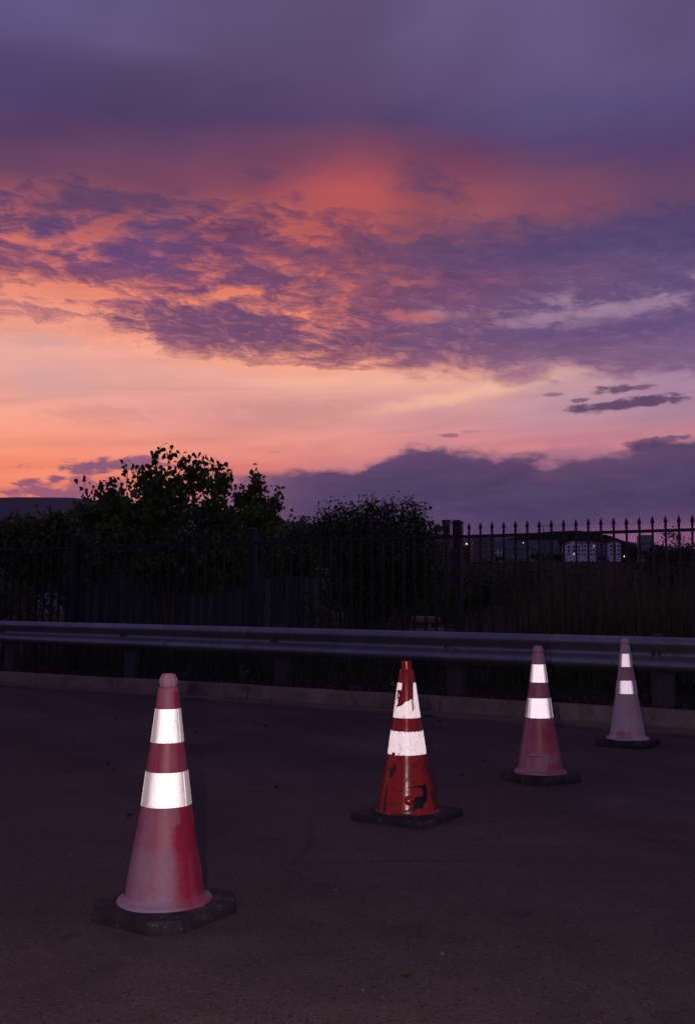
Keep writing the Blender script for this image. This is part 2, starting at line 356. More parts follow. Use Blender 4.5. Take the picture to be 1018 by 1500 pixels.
# ------------------------------------------------------------------ mesh helpers
class MB:
    """collects shapes; build() links them as ONE mesh object"""
    def __init__(self):
        self.v, self.f = [], []
    def _add(self, vs, fs):
        o = len(self.v)
        self.v += [tuple(p) for p in vs]
        self.f += [tuple(i + o for i in f) for f in fs]
    def box(self, c, s, rz=0.0, taper=1.0):
        x, y, z = s[0] / 2, s[1] / 2, s[2] / 2
        pts = []
        for k, t in ((-1, 1.0), (1, taper)):
            for a, b in ((-1, -1), (1, -1), (1, 1), (-1, 1)):
                px, py = a * x * t, b * y * t
                pts.append((c[0] + px * math.cos(rz) - py * math.sin(rz), c[1] + px * math.sin(rz) + py * math.cos(rz), c[2] + k * z))
        self._add(pts, [(3, 2, 1, 0), (4, 5, 6, 7), (0, 1, 5, 4), (1, 2, 6, 5), (2, 3, 7, 6), (3, 0, 4, 7)])
    def lathe(self, prof, n=64, c=(0, 0, 0), cap=True):
        vs, fs = [], []
        for r, z in prof:
            for i in range(n):
                a = 2 * math.pi * i / n
                vs.append((c[0] + r * math.cos(a), c[1] + r * math.sin(a), c[2] + z))
        for k in range(len(prof) - 1):
            for i in range(n):
                j = (i + 1) % n
                fs.append((k * n + i, k * n + j, (k + 1) * n + j, (k + 1) * n + i))
        if cap:
            fs.append(tuple(range(n))[::-1]); fs.append(tuple((len(prof) - 1) * n + i for i in range(n)))
        self._add(vs, fs)
    def tube(self, pts, rad, n=8):
        pts = [Vector(p) for p in pts]
        vs, fs = [], []
        for k, p in enumerate(pts):
            d = (pts[min(k + 1, len(pts) - 1)] - pts[max(k - 1, 0)]).normalized()
            a = d.orthogonal().normalized() if k == 0 else (a - d * a.dot(d)).normalized()
            b = d.cross(a)
            for i in range(n):
                t = 2 * math.pi * i / n
                vs.append(p + (a * math.cos(t) + b * math.sin(t)) * rad[k])
        for k in range(len(pts) - 1):
            for i in range(n):
                j = (i + 1) % n
                fs.append((k * n + i, k * n + j, (k + 1) * n + j, (k + 1) * n + i))
        fs.append(tuple(range(n))[::-1]); fs.append(tuple((len(pts) - 1) * n + i for i in range(n)))
        self._add(vs, fs)
    def prism(self, prof, p0, p1, up=(0, 0, 1)):
        """closed profile (u sideways, v up) swept from p0 to p1"""
        p0, p1 = Vector(p0), Vector(p1)
        d = (p1 - p0).normalized(); up = Vector(up); u = d.cross(up).normalized()
        n = len(prof); vs = []
        for p in (p0, p1):
            for a, b in prof:
                vs.append(p + u * a + up * b)
        fs = [(i, (i + 1) % n, n + (i + 1) % n, n + i) for i in range(n)]
        fs.append(tuple(range(n))[::-1]); fs.append(tuple(range(n, 2 * n)))
        self._add(vs, fs)
    def build(self, name, mat, parent=None, smooth=False, bevel=0.0, seg=2, auto=None):
        me = bpy.data.meshes.new(name)
        me.from_pydata(self.v, [], self.f)
        me.update()
        if bevel or True:
            bm = bmesh.new(); bm.from_mesh(me)
            bmesh.ops.recalc_face_normals(bm, faces=bm.faces)
            if bevel:
                es = [e for e in bm.edges if len(e.link_faces) == 2 and e.calc_face_angle(0) > 0.5]
                bmesh.ops.bevel(bm, geom=es, offset=bevel, segments=seg, profile=0.6, affect='EDGES')
            bm.to_mesh(me); bm.free()
        if smooth:
            me.shade_smooth()
            if auto is not None:
                me.set_sharp_from_angle(angle=R(auto))
        return link(name, me, mat, parent)

def link(name, me, mat, parent=None):
    o = bpy.data.objects.new(name, me)
    if mat is not None and len(me.materials) == 0:
        me.materials.append(mat)
    COL.objects.link(o)
    if parent is not None:
        o.parent = parent
    return o
def tag(o, label=None, cat=None, group=None, kind=None):
    for k, v in (('label', label), ('category', cat), ('group', group), ('kind', kind)):
        if v: o[k] = v
    return o
def thing(name, label, cat, loc=(0, 0, 0), rz=0.0, group=None):
    o = bpy.data.objects.new(name, None)
    o.empty_display_size = 0.2
    COL.objects.link(o)
    o.location = loc; o.rotation_euler = (0, 0, rz)
    return tag(o, label, cat, group)
def np_mesh(name, V, F):
    """V (n,3), F (m,k): all faces with k corners"""
    me = bpy.data.meshes.new(name)
    V = np.asarray(V, np.float32); F = np.asarray(F, np.int32)
    me.vertices.add(len(V)); me.vertices.foreach_set('co', V.ravel())
    m, k = F.shape
    me.loops.add(m * k); me.loops.foreach_set('vertex_index', F.ravel())
    me.polygons.add(m)
    me.polygons.foreach_set('loop_start', np.arange(0, m * k, k, dtype=np.int32))
    me.polygons.foreach_set('loop_total', np.full(m, k, np.int32))
    me.update(calc_edges=True)
    return me

# ------------------------------------------------------------------ materials
def mat(name, fn):
    m = bpy.data.materials.new(name); m.use_nodes = True
    t = m.node_tree; t.nodes.clear(); h = G(t)
    out = h.new('ShaderNodeOutputMaterial')
    t.links.new(fn(h), out.inputs['Surface'])
    return m
def pbsdf(h, color, rough=0.6, metal=0.0, normal=None, spec=0.5, **kw):
    n = h.new('ShaderNodeBsdfPrincipled')
    h.put(n.inputs['Base Color'], color); h.put(n.inputs['Roughness'], rough); h.put(n.inputs['Metallic'], metal)
    h.put(n.inputs['Specular IOR Level'], spec)
    if normal is not None: h.put(n.inputs['Normal'], normal)
    for k, v in kw.items(): h.put(n.inputs[k], v)
    return n.outputs[0]
def obj_co(h): return h.new('ShaderNodeTexCoord').outputs['Object']
def pos(h): return h.new('ShaderNodeNewGeometry').outputs['Position']
def simple(name, c, rough=0.7, metal=0.0, var=0.25, scale=6.0, spec=0.4, bump=0.0):
    def fn(h):
        p = pos(h)
        n = h.noise(p, scale, 5, 0.6)
        col = h.mix(1.0, c, h.ramp(n, [(0.3, 1 - var), (0.7, 1 + var)]), 'MULTIPLY')
        return pbsdf(h, col, rough, metal, h.bump(n, bump, 0.01) if bump else None, spec)
    return mat(name, fn)

def m_asphalt(h):
    p = pos(h)
    big = h.noise(p, 0.55, 5, 0.6, 0.4)
    mid = h.noise(h.xyz(*[h.mul(c, k) for c, k in zip(h.sep(p), (1.0, 2.2, 1.0))]), 2.4, 6, 0.62, 0.5)
    fine = h.noise(p, 95, 4, 0.7)
    agg = h.voro(p, 130, 'F1', 'Color'); aggd = h.voro(p, 130)
    aggv = h.sep(agg)[0]
    base = h.ramp(big, [(0.28, (0.071, 0.047, 0.044)), (0.50, (0.102, 0.067, 0.061)), (0.74, (0.142, 0.096, 0.084))])
    base = h.mix(1.0, base, h.ramp(mid, [(0.30, 0.80), (0.55, 1.0), (0.75, 1.20)]), 'MULTIPLY')
    base = h.mix(1.0, base, h.ramp(fine, [(0.32, 0.70), (0.5, 1.0), (0.68, 1.28)]), 'MULTIPLY')
    base = h.mix(h.sstep(aggv, 0.95, 0.985, 0.0, 0.5), base, (0.20, 0.17, 0.165))      # pale chips
    base = h.mix(h.sstep(aggv, 0.07, 0.03, 0.0, 0.8), base, (0.016, 0.015, 0.016))
    sw = h.noise(h.xyz(h.mul(h.add(h.sep(p)[0], h.mul(h.sep(p)[1], 0.7)), 0.9), h.mul(h.sub(h.sep(p)[1], h.mul(h.sep(p)[0], 0.7)), 0.16), 0.0), 1.0, 6, 0.6, 0.5)
    base = h.mix(1.0, base, h.ramp(sw, [(0.34, 0.80), (0.52, 1.0), (0.70, 1.22)]), 'MULTIPLY')     # faint tracks along the road
    patch = h.noise(p, 1.15, 7, 0.68, 1.2)
    base = h.mix(h.sstep(patch, 0.60, 0.68, 0.0, 0.45), base, (0.035, 0.030, 0.029))
    spots = h.noise(p, 3.7, 3, 0.5)
    base = h.mix(h.sstep(spots, 0.66, 0.73, 0.0, 0.55), base, (0.026, 0.024, 0.025))   # old oil spots
    cr = h.voro(h.mix(0.12, p, h.noise(p, 2.0, 4, 0.6, out=1)), 0.42, 'DISTANCE_TO_EDGE')
    crm = h.mul(h.sstep(cr, 0.010, 0.002), h.sstep(h.noise(p, 0.35, 2, 0.5), 0.50, 0.60))
    base = h.mix(h.mul(crm, 0.35), base, (0.014, 0.013, 0.013))
    # dust gathered along the kerb
    s = h.sep(p)
    nd = h.add(h.mul(s[0], 0.5735), h.mul(h.sub(s[1], 11.33), 0.8192))
    dust = h.mul(h.sstep(h.add(nd, h.mul(mid, 1.2)), -0.6, 0.6), 0.30)
    base = h.mix(dust, base, (0.12, 0.10, 0.09))
    hgt = h.add(h.mul(aggd, 0.9), h.add(h.mul(fine, 0.8), h.mul(crm, -0.6)))
    nb = h.bump(hgt, 0.55, 0.006)
    return pbsdf(h, base, h.ramp(mid, [(0.3, 0.82), (0.7, 0.95)]), 0, nb, 0.25)
M_ASPHALT = mat('asphalt', m_asphalt)

def m_concrete(h):
    p = pos(h)
    a = h.noise(p, 3.2, 7, 0.65, 0.6); b = h.noise(p, 38, 5, 0.7); c = h.noise(p, 1.1, 4, 0.55)
    col = h.ramp(a, [(0.28, (0.11, 0.080, 0.060)), (0.45, (0.185, 0.138, 0.104)), (0.7, (0.27, 0.208, 0.16))])
    col = h.mix(1.0, col, h.ramp(b, [(0.3, 0.72), (0.7, 1.25)]), 'MULTIPLY')
    col = h.mix(h.sstep(c, 0.60, 0.72, 0.0, 0.55), col, (0.045, 0.036, 0.032))
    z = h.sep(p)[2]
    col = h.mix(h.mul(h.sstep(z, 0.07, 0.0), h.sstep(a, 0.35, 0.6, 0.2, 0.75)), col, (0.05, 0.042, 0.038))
    nb = h.bump(h.add(b, h.mul(a, 1.6)), 0.6, 0.008)
    return pbsdf(h, col, 0.9, 0, nb, 0.25)
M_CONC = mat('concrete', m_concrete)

def m_soil(h):
    p = pos(h)
    a = h.noise(p, 0.05, 6, 0.6); b = h.noise(p, 5, 6, 0.65)
    col = h.ramp(a, [(0.3, (0.013, 0.016, 0.008)), (0.5, (0.020, 0.022, 0.011)), (0.7, (0.028, 0.027, 0.014))])
    col = h.mix(1.0, col, h.ramp(b, [(0.3, 0.6), (0.7, 1.3)]), 'MULTIPLY')
    return pbsdf(h, col, 1.0, 0, h.bump(b, 0.7, 0.03), 0.05)
M_SOIL = mat('dark_soil_and_grass', m_soil)

def m_galv(h):
    p = pos(h)
    a = h.voro(p, 42, 'F1', 'Color'); sp = h.sep(a)[0]
    s = h.sep(p)
    st = h.noise(h.xyz(h.mul(s[0], 5), h.mul(s[1], 5), h.mul(s[2], 1.2)), 1.0, 6, 0.65)
    big = h.noise(p, 1.3, 5, 0.6)
    col = h.ramp(big, [(0.3, (0.17, 0.175, 0.20)), (0.7, (0.29, 0.298, 0.325))])
    col = h.mix(1.0, col, h.ramp(sp, [(0.0, 0.86), (1.0, 1.12)]), 'MULTIPLY')
    col = h.mix(h.sstep(st, 0.55, 0.72, 0.0, 0.55), col, (0.10, 0.085, 0.08))
    return pbsdf(h, col, h.ramp(st, [(0.3, 0.40), (0.7, 0.58)]), 0.75, h.bump(h.add(big, h.mul(st, 0.3)), 0.12, 0.01), 0.5)
M_GALV = mat('weathered_galvanised_steel', m_galv)
def m_post(h):
    p = pos(h); n = h.noise(p, 9, 5, 0.6)
    return pbsdf(h, h.ramp(n, [(0.3, (0.034, 0.032, 0.034)), (0.7, (0.062, 0.058, 0.060))]), 0.6, 0.3, h.bump(n, 0.1, 0.01))
M_POST = mat('dull_grey_post_steel', m_post)
M_FENCE = simple('black_fence_paint', (0.011, 0.0105, 0.014), 0.5, 0.0, 0.3, 20, 0.3)
M_RUBBER = None

def m_rubber(h):
    p = obj_co(h)
    a = h.noise(p, 9, 6, 0.65); b = h.noise(p, 260, 3, 0.7); c = h.voro(p, 170, 'F1', 'Color')
    col = h.ramp(a, [(0.3, (0.016, 0.013, 0.016)), (0.55, (0.030, 0.025, 0.030)), (0.75, (0.070, 0.058, 0.064))])
    col = h.mix(h.mul(h.sstep(h.sep(c)[0], 0.84, 0.95), h.sstep(a, 0.48, 0.64)), col, (0.15, 0.13, 0.14))
    col = h.mix(1.0, col, h.ramp(b, [(0.3, 0.7), (0.7, 1.3)]), 'MULTIPLY')
    return pbsdf(h, col, 0.85, 0, h.bump(h.add(h.mul(a, 0.3), b), 0.35, 0.002), 0.3)
M_RUBBER = mat('recycled_black_rubber', m_rubber)

def cone_plastic(name, red, dust, amount, clean, low=0.5, rough=0.42, scuff=0.0, seed=0.0, topd=0.0, marks=()):
    """red PVC under road dust; 'clean' = [(angle deg, width deg, z0, z1, strength)] wiped patches,
    angle measured round the cone from its local +X"""
    def fn(h):
        o = obj_co(h)
        x, y, z = h.sep(o)
        ang = h.mul(h.m('ARCTAN2', y, x), 57.29578)
        o2 = h.xyz(h.add(x, seed), h.add(y, seed * 1.7), z)
        streak = h.noise(h.xyz(h.mul(ang, 0.055), seed, h.mul(z, 0.9)), 1.0, 6, 0.65, 0.3)
        blot = h.noise(o2, 13, 6, 0.6, 0.5)
        d = h.mad(h.sub(streak, 0.5), 0.9, amount)
        d = h.mad(h.sub(blot, 0.5), 0.5, d)
        d = h.add(d, h.sstep(h.mad(h.sub(blot, 0.5), 0.05, z), 0.28, 0.23, 0.0, low * 0.45))
        d = h.add(d, h.sstep(z, 0.12, 0.04, 0.0, low * 0.5))
        for a0, w, z0, z1, k in clean:
            da = h.m('ABSOLUTE', h.m('WRAP', h.sub(ang, a0), 180.0, -180.0))
            c = h.sstep(h.mad(h.sub(blot, 0.5), 14.0, da), w * 1.1, w * 0.5)
            zz = h.mad(h.sub(blot, 0.5), 0.05, z)
            c = h.mul(c, h.mul(h.sstep(zz, z0 - 0.012, z0 + 0.012), h.sstep(zz, z1 + 0.012, z1 - 0.012)))
            d = h.sub(d, h.mul(c, k))
        d = h.add(d, h.sstep(h.mad(h.sub(blot, 0.5), 0.03, z), 0.755, 0.80, 0.0, topd))
        d = h.m('ADD', d, 0.0, clamp=True)
        col = h.mix(d, red, dust)
        col = h.mix(1.0, col, h.ramp(h.noise(o2, 60, 4, 0.6), [(0.3, 0.88), (0.7, 1.10)]), 'MULTIPLY')
        r = h.mad(d, 0.25, rough)
        if scuff:
            sc = h.noise(h.xyz(h.mul(ang, 0.035), h.mul(z, 9.0), seed), 1.0, 7, 0.68, 1.4)
            sm = h.mul(h.sstep(sc, 0.53, 0.60), scuff)
            sm = h.mul(sm, h.sstep(z, 0.36, 0.25, 0.25, 1.0))
            ln = h.noise(h.xyz(h.mul(ang, 0.22), h.mul(z, 1.2), seed + 4), 1.0, 3, 0.5, 0.8)
            sm = h.m('MAXIMUM', sm, h.mul(h.sstep(ln, 0.655, 0.685), 0.8 * scuff))
            for a0, w, z0, z1, k in marks:                         # rubbed tyre and boot marks
                da = h.m('ABSOLUTE', h.m('WRAP', h.sub(h.mad(h.sub(z, z0), 40.0, ang), a0), 180.0, -180.0))
                zz = h.mad(h.sub(blot, 0.5), 0.06, z)
                c = h.mul(h.sstep(h.mad(h.sub(sc, 0.5), 22.0, da), w, w * 0.4), h.mul(h.sstep(zz, z0 - 0.01, z0 + 0.01), h.sstep(zz, z1 + 0.01, z1 - 0.01)))
                sm = h.m('MAXIMUM', sm, h.mul(c, k))
            col = h.mix(sm, col, (0.012, 0.010, 0.010))
            r = h.mad(sm, 0.3, r)
        nb = h.bump(h.noise(o2, 24, 4, 0.5), 0.10, 0.004)
        return pbsdf(h, col, r, 0, nb, 0.5)
    return mat(name, fn)

def retro(name, gain, fall, dirt=0.3, seed=0.0, lines=True, base=(0.42, 0.40, 0.44), worn=0.0):
    """retroreflective sheeting: a glossy lobe about the direction light came from (that is what the
    glass beads / micro-prisms do), losing strength at steep entrance angles, over a pale base film"""
    def fn(h):
        o = obj_co(h); x, y, z = h.sep(o)
        ge = h.new('ShaderNodeNewGeometry')
        dot = h.new('ShaderNodeVectorMath', operation='DOT_PRODUCT')
        h.put(dot.inputs[0], ge.outputs['Incoming']); h.put(dot.inputs[1], ge.outputs['Normal'])
        cosi = dot.outputs['Value']
        ang = h.mul(h.m('ARCTAN2', y, x), 57.29578)
        n = h.noise(h.xyz(h.mul(ang, 0.06), h.mul(z, 14), seed), 1.0, 7, 0.7, 0.6)
        sp = h.noise(h.xyz(h.add(x, seed), y, z), 70, 5, 0.7)
        fo = h.sstep(h.mad(h.sub(n, 0.5), 0.22, cosi), fall[0], fall[1], fall[2], 1.0)
        if lines:
            da = h.m('ABSOLUTE', h.m('WRAP', h.add(ang, 92), 180.0, -180.0))
            ln = h.mul(h.sstep(da, 59.5, 61.0), h.sstep(da, 65.0, 63.5))
            fo = h.m('MAXIMUM', fo, h.mul(ln, 0.75))
        dm = h.m('MAXIMUM', h.sstep(n, 0.56 - worn, 0.72 - worn, 0.0, dirt), h.sstep(sp, 0.61 - worn, 0.67 - worn, 0.0, dirt * 1.6))
        dm = h.m('ADD', dm, 0.0, clamp=True)
        weave = h.voro(h.xyz(h.mul(ang, 0.0016), z, seed), 260, 'F1', 'Distance')                    # cells of the sheeting
        fo = h.mul(fo, h.mad(weave, -0.22, 1.08))
        crease = h.noise(h.xyz(h.mul(ang, 0.16), h.mul(z, 1.5), seed + 2), 1.0, 4, 0.6, 0.4)
        fo = h.mul(fo, h.ramp(crease, [(0.32, 0.82), (0.5, 1.0), (0.7, 1.05)]))
        k = h.mul(h.mul(fo, gain), h.sub(1.0, dm))
        gl = h.new('ShaderNodeBsdfGlossy')
        h.put(gl.inputs['Color'], h.mix(1.0, (1.0, 0.985, 0.97), h.xyz(k, k, k), 'MULTIPLY'))
        gl.inputs['Roughness'].default_value = 0.5
        h.put(gl.inputs['Normal'], ge.outputs['Incoming'])
        bs = pbsdf(h, h.mix(dm, base, (0.10, 0.08, 0.08)), 0.4, 0.0, None, 0.5)
        ad = h.new('ShaderNodeAddShader')
        h.t.links.new(gl.outputs[0], ad.inputs[0]); h.t.links.new(bs, ad.inputs[1])
        return ad.outputs[0]
    return mat(name, fn)

# ------------------------------------------------------------------ ground, road, kerb
K0 = Vector((0.0, 11.33)); KT = Vector((0.8192, -0.5735)); KN = Vector((0.5735, 0.8192))   # kerb line: origin, along (to the right), away
def kp(s, n, z=0.0):
    return (K0.x + s * KT.x + n * KN.x, K0.y + s * KT.y + n * KN.y, z)
KRZ = math.atan2(KT.y, KT.x)

def sm(x, a, b):
    t = min(1, max(0, (x - a) / (b - a))); return t * t * (3 - 2 * t)
def terrain(x, y):
    d = max(1.0, y)
    n = (x - K0.x) * KN.x + (y - K0.y) * KN.y
    z = 0.17 - 0.5 * sm(n, 4.5, 14)
    az = math.degrees(math.atan2(x, d))
    w = sm(az, -9, 3)
    z += w * (0.0538 * max(0.0, min(d, 655) - 45)) * sm(d, 45, 120)
    if d > 655: z -= w * 0.01 * (d - 655)
    z += 0.5 * math.sin(x * 0.021 + 1.0) * math.sin(d * 0.017) * sm(d, 60, 200)
    return z
def build_ground():
    ns = [-70, -20, -5, 0.20, 0.21]
    t = 0.33
    while t < 4200: ns.append(t); t = t * 1.12 + 0.12
    ss = []
    t = 0.0
    while t < 4200: ss.append(t); t = t * 1.13 + 0.8
    ss = [-q for q in ss[:0:-1]] + ss
    V, F = [], []
    for n in ns:
        for s in ss:
            x, y, _ = kp(s, n)
            z = -0.25 if n < 0.205 else (0.155 if n < 0.5 else terrain(x, y))
            if 0.4 < n < 12:
                z += 0.03 * math.sin(s * 3.1 + n) * math.sin(n * 2.3 + 0.4 * s)
            V.append((x, y, z))
    m = len(ss)
    for i in range(len(ns) - 1):
        for j in range(m - 1):
            a = i * m + j
            F.append((a, a + 1, a + m + 1, a + m))
    me = np_mesh('ground', V, F); me.shade_smooth(); me.set_sharp_from_angle(angle=R(50))
    return tag(link('ground', me, M_SOIL), kind='structure')
build_ground()

mb = MB()
ss = [-120, -60, -30] + [i * 1.0 for i in range(-15, 16)] + [30, 60, 120]
nsr = [-60, -30, -16] + [-12 + i * 0.6 for i in range(21)]
for n in nsr:
    for s in ss:
        mb.v.append(kp(s, n, 0.004 * math.sin(s * 1.3 + 0.7 * n) if n < -0.1 and abs(s) < 16 else 0.0))
for i in range(len(nsr) - 1):
    for j in range(len(ss) - 1):
        a = i * len(ss) + j
        mb.f.append((a, a + 1, a + len(ss) + 1, a + len(ss)))
tag(mb.build('road', M_ASPHALT, smooth=True), kind='structure')

# kerb: cast lengths with open joints; each length is a piece of its own
kerb = tag(bpy.data.objects.new('kerb', None), kind='structure'); COL.objects.link(kerb)
prof = [(0.002, -0.2), (0.0, 0.030), (0.006, 0.036), (0.148, 0.046), (0.152, 0.030), (0.160, 0.030), (0.163, 0.052), (0.182, 0.168), (0.192, 0.188), (0.210, 0.198), (0.318, 0.200), (0.318, -0.2)]
joints = [-20, -17.2, -14.4, -11.6, -8.75, -5.72, -3.96, -1.62, 1.10, 4.05, 6.9, 9.8, 12.6]
for i, (a, b) in enumerate(zip(joints[:-1], joints[1:])):
    k = MB()
    nseg = 10
    sl = [a + 0.007 + (b - a - 0.014) * q / nseg for q in range(nseg + 1)]
    dy, dn = random.uniform(-.006, .006), random.uniform(-.006, .006)
    for q, s in enumerate(sl):
        for (n, z) in prof:
            jn = random.uniform(-.004, .004); jz = random.uniform(-.004, .004) if z > 0.02 else 0
            k.v.append(kp(s, n + dn + jn, z + dy + jz))
    m = len(prof)
    for q in range(nseg):
        for j in range(m):
            k.f.append((q * m + j, q * m + (j + 1) % m, (q + 1) * m + (j + 1) % m, (q + 1) * m + j))
    k.f.append(tuple(range(m))); k.f.append(tuple(nseg * m + j for j in range(m))[::-1])
    k.build('kerb_stone', M_CONC, kerb, smooth=True, auto=35)

# ------------------------------------------------------------------ guardrail
def rail_top(s): return 0.9085 - 0.0090 * (s + 0.355)
gr = thing('guardrail', 'weathered grey steel guardrail running behind the concrete kerb', 'guardrail', kp(0, 0.5, 0.16))
def gl(s, n, z):                          # to the guardrail's own coordinates
    p = kp(s, n, z); return (p[0] - gr.location.x, p[1] - gr.location.y, p[2] - gr.location.z)
wprof = [(0.072, 0.0), (0.060, -0.006), (0.022, -0.022), (0.004, -0.040), (0.000, -0.058), (0.004, -0.078), (0.022, -0.100), (0.062, -0.126),
         (0.078, -0.142), (0.081, -0.160), (0.078, -0.178), (0.062, -0.194), (0.022, -0.220), (0.004, -0.242), (0.000, -0.262), (0.004, -0.282), (0.022, -0.300), (0.056, -0.318), (0.070, -0.330)]
wprof = [(n, z * 1.04) for n, z in wprof]
splices = [-15.3, -11.1, -6.9, -2.95, 1.10, 5.2, 9.4, 13.6]
for i, (a, b) in enumerate(zip(splices[:-1], splices[1:])):
    m_ = MB()
    st = [a - 0.16] + [a + (b - a) * q / 12 for q in range(13)] + [b + 0.16]
    L = len(wprof)
    for s in st:
        lap = -0.006 if s < a + 0.05 else 0.0
        wob = 0.006 * math.sin(s * 1.7 + i)
        for th in (0.0, 0.004):
            for n, z in wprof:
                m_.v.append(gl(s, 0.38 + n + lap + th + wob, rail_top(s) + z))
    for q in range(len(st) - 1):
        o0, o1 = q * 2 * L, (q + 1) * 2 * L
        for j in range(L - 1):
            m_.f.append((o0 + j, o1 + j, o1 + j + 1, o0 + j + 1))
            m_.f.append((o0 + L + j, o0 + L + j + 1, o1 + L + j + 1, o1 + L + j))
        m_.f.append((o0, o0 + L, o1 + L, o1)); m_.f.append((o0 + L - 1, o1 + L - 1, o1 + 2 * L - 1, o0 + 2 * L - 1))
    for o in (0, (len(st) - 1) * 2 * L):
        for j in range(L - 1):
            m_.f.append((o + j, o + j + 1, o + L + j + 1, o + L + j))
    beam = m_.build('beam', M_GALV, gr, smooth=True, auto=50)
posts_s = [-12.6, -9.7, -6.95, -4.20, -1.44, 1.055, 3.365, 5.75, 8.2]
bolt_me = None
for s in posts_s:
    pm = MB()
    # rolled channel post: web and two flanges, standing behind the beam
    zb, zt = -0.35, rail_top(s) - 0.02
    c = gl(s, 0.645, (zb + zt) / 2); hh = zt - zb
    hw, dp, tk = 0.105, 0.10, 0.012
    pr = [(-hw, -dp / 2), (hw, -dp / 2), (hw, dp / 2), (hw - tk, dp / 2), (hw - tk, -dp / 2 + tk), (-hw + tk, -dp / 2 + tk), (-hw + tk, dp / 2), (-hw, dp / 2)]
    vs = []
    for z in (-hh / 2, hh / 2):
        for u, v in pr:
            vs.append((c[0] + u * KT.x + v * KN.x, c[1] + u * KT.y + v * KN.y, c[2] + z))
    n = len(pr)
    pm._add(vs, [(i, (i + 1) % n, n + (i + 1) % n, n + i) for i in range(n)] + [tuple(range(n))[::-1], tuple(range(n, 2 * n))])
    pm.build('post', M_POST, gr)
    bk = MB(); bk.box(gl(s, 0.535, rail_top(s) - 0.165), (0.085, 0.10, 0.385), KRZ)
    bk.build('spacer_block', M_POST, gr, bevel=0.006)
    bt = MB()
    for ds in (-0.03, 0.03):
        p = Vector(gl(s + ds, 0.452, rail_top(s) - 0.166)); d = Vector((-KN.x, -KN.y, 0))
        bt.tube([p, p + d * 0.012, p + d * 0.018], [0.017, 0.017, 0.009], 10)
    bt.build('bolt', M_POST, gr)
for s in splices[1:-1]:
    for n_, zz in ((0.384, -0.06), (0.384, -0.272)):
        for ds in (-0.10, 0.10):
            bt = MB()
            p = Vector(gl(s + ds, n_ - 0.008, rail_top(s) + zz)); d = Vector((-KN.x, -KN.y, 0))
            bt.tube([p, p + d * 0.010, p + d * 0.015], [0.015, 0.015, 0.008], 8)
            bt.build('splice_bolt', M_GALV, gr)
lp = MB()                                   # bent lip of the overlapping sheet at the splice
for s in (1.125,):
    pts = [gl(s + 0.002 * q, 0.372 + 0.03 * (q / 6 - 0.5) ** 2 + 0.055 * (1 if False else max(0, 1 - q / 3)), rail_top(s) - 0.105 - 0.024 * q) for q in range(7)]
    lp.tube(pts, [0.004, 0.007, 0.008, 0.008, 0.008, 0.006, 0.003], 6)
lp.build('bent_lip', M_GALV, gr, smooth=True)

# ------------------------------------------------------------------ metal picket fence
FA = Vector((-5.66, 17.0)); FD = Vector((0.92086, -0.38988)); FRZ = math.atan2(FD.y, FD.x); FN = Vector((0.38988, 0.92086))
fz = 0.12
fence = thing('metal_fence', 'tall black metal fence of spear topped pickets behind the guardrail', 'fence', (FA.x, FA.y, fz))
def fl_(s, n, z): return (s * FD.x + n * FN.x, s * FD.y + n * FN.y, z - fz)
posts_f = [-8.67, -5.37, -2.07, 1.23, 4.565, 7.835, 11.135, 14.435]
for s in posts_f:
    pm = MB(); pm.box(fl_(s, 0, 1.12), (0.125, 0.125, 2.46), FRZ)
    po = pm.build('post', M_FENCE, fence, bevel=0.008)
    cm = MB(); cm.box(fl_(s, 0, 2.362), (0.14, 0.14, 0.02), FRZ); cm.box(fl_(s, 0, 2.385), (0.135, 0.135, 0.03), FRZ, 0.55)
    cm.build('post_cap', M_FENCE, po)
for a, b in zip(posts_f[:-1], posts_f[1:]):
    for z in (2.165, 0.36):
        rm = MB()
        p0, p1 = Vector(fl_(a + 0.062, 0, z)), Vector(fl_(b - 0.062, 0, z))
        rm.prism([(-.022, -.020), (.022, -.020), (.022, .020), (-.022, .020)], p0, p1)
        rm.build('rail', M_FENCE, fence, bevel=0.003, seg=1)
pk = MB()
pk.box((0, 0, -1.05), (0.027, 0.027, 2.02))
pk.lathe([(0.018, -0.04), (0.020, -0.03), (0.014, -0.018), (0.014, -0.008), (0.027, 0.018), (0.024, 0.034), (0.013, 0.070), (0.002, 0.098)], 8)
pick = pk.build('picket', M_FENCE, fence)
pick_me = pick.data
first = True
for a, b in zip(posts_f[:-1], posts_f[1:]):
    nP = 19
    for i in range(1, nP + 1):
        s = a + 0.19 + (i - 1) * (b - a - 0.38) / (nP - 1) if False else a + (b - a) * i / (nP + 1)
        if first: o = pick; first = False
        else:
            o = bpy.data.objects.new('picket', pick_me); COL.objects.link(o); o.parent = fence
        o.location = fl_(s, 0, 2.262 + random.uniform(-.006, .006)); o.rotation_euler = (random.uniform(-.007, .007), random.gauss(0, .006) + (0.03 if random.random() < .04 else 0), FRZ)

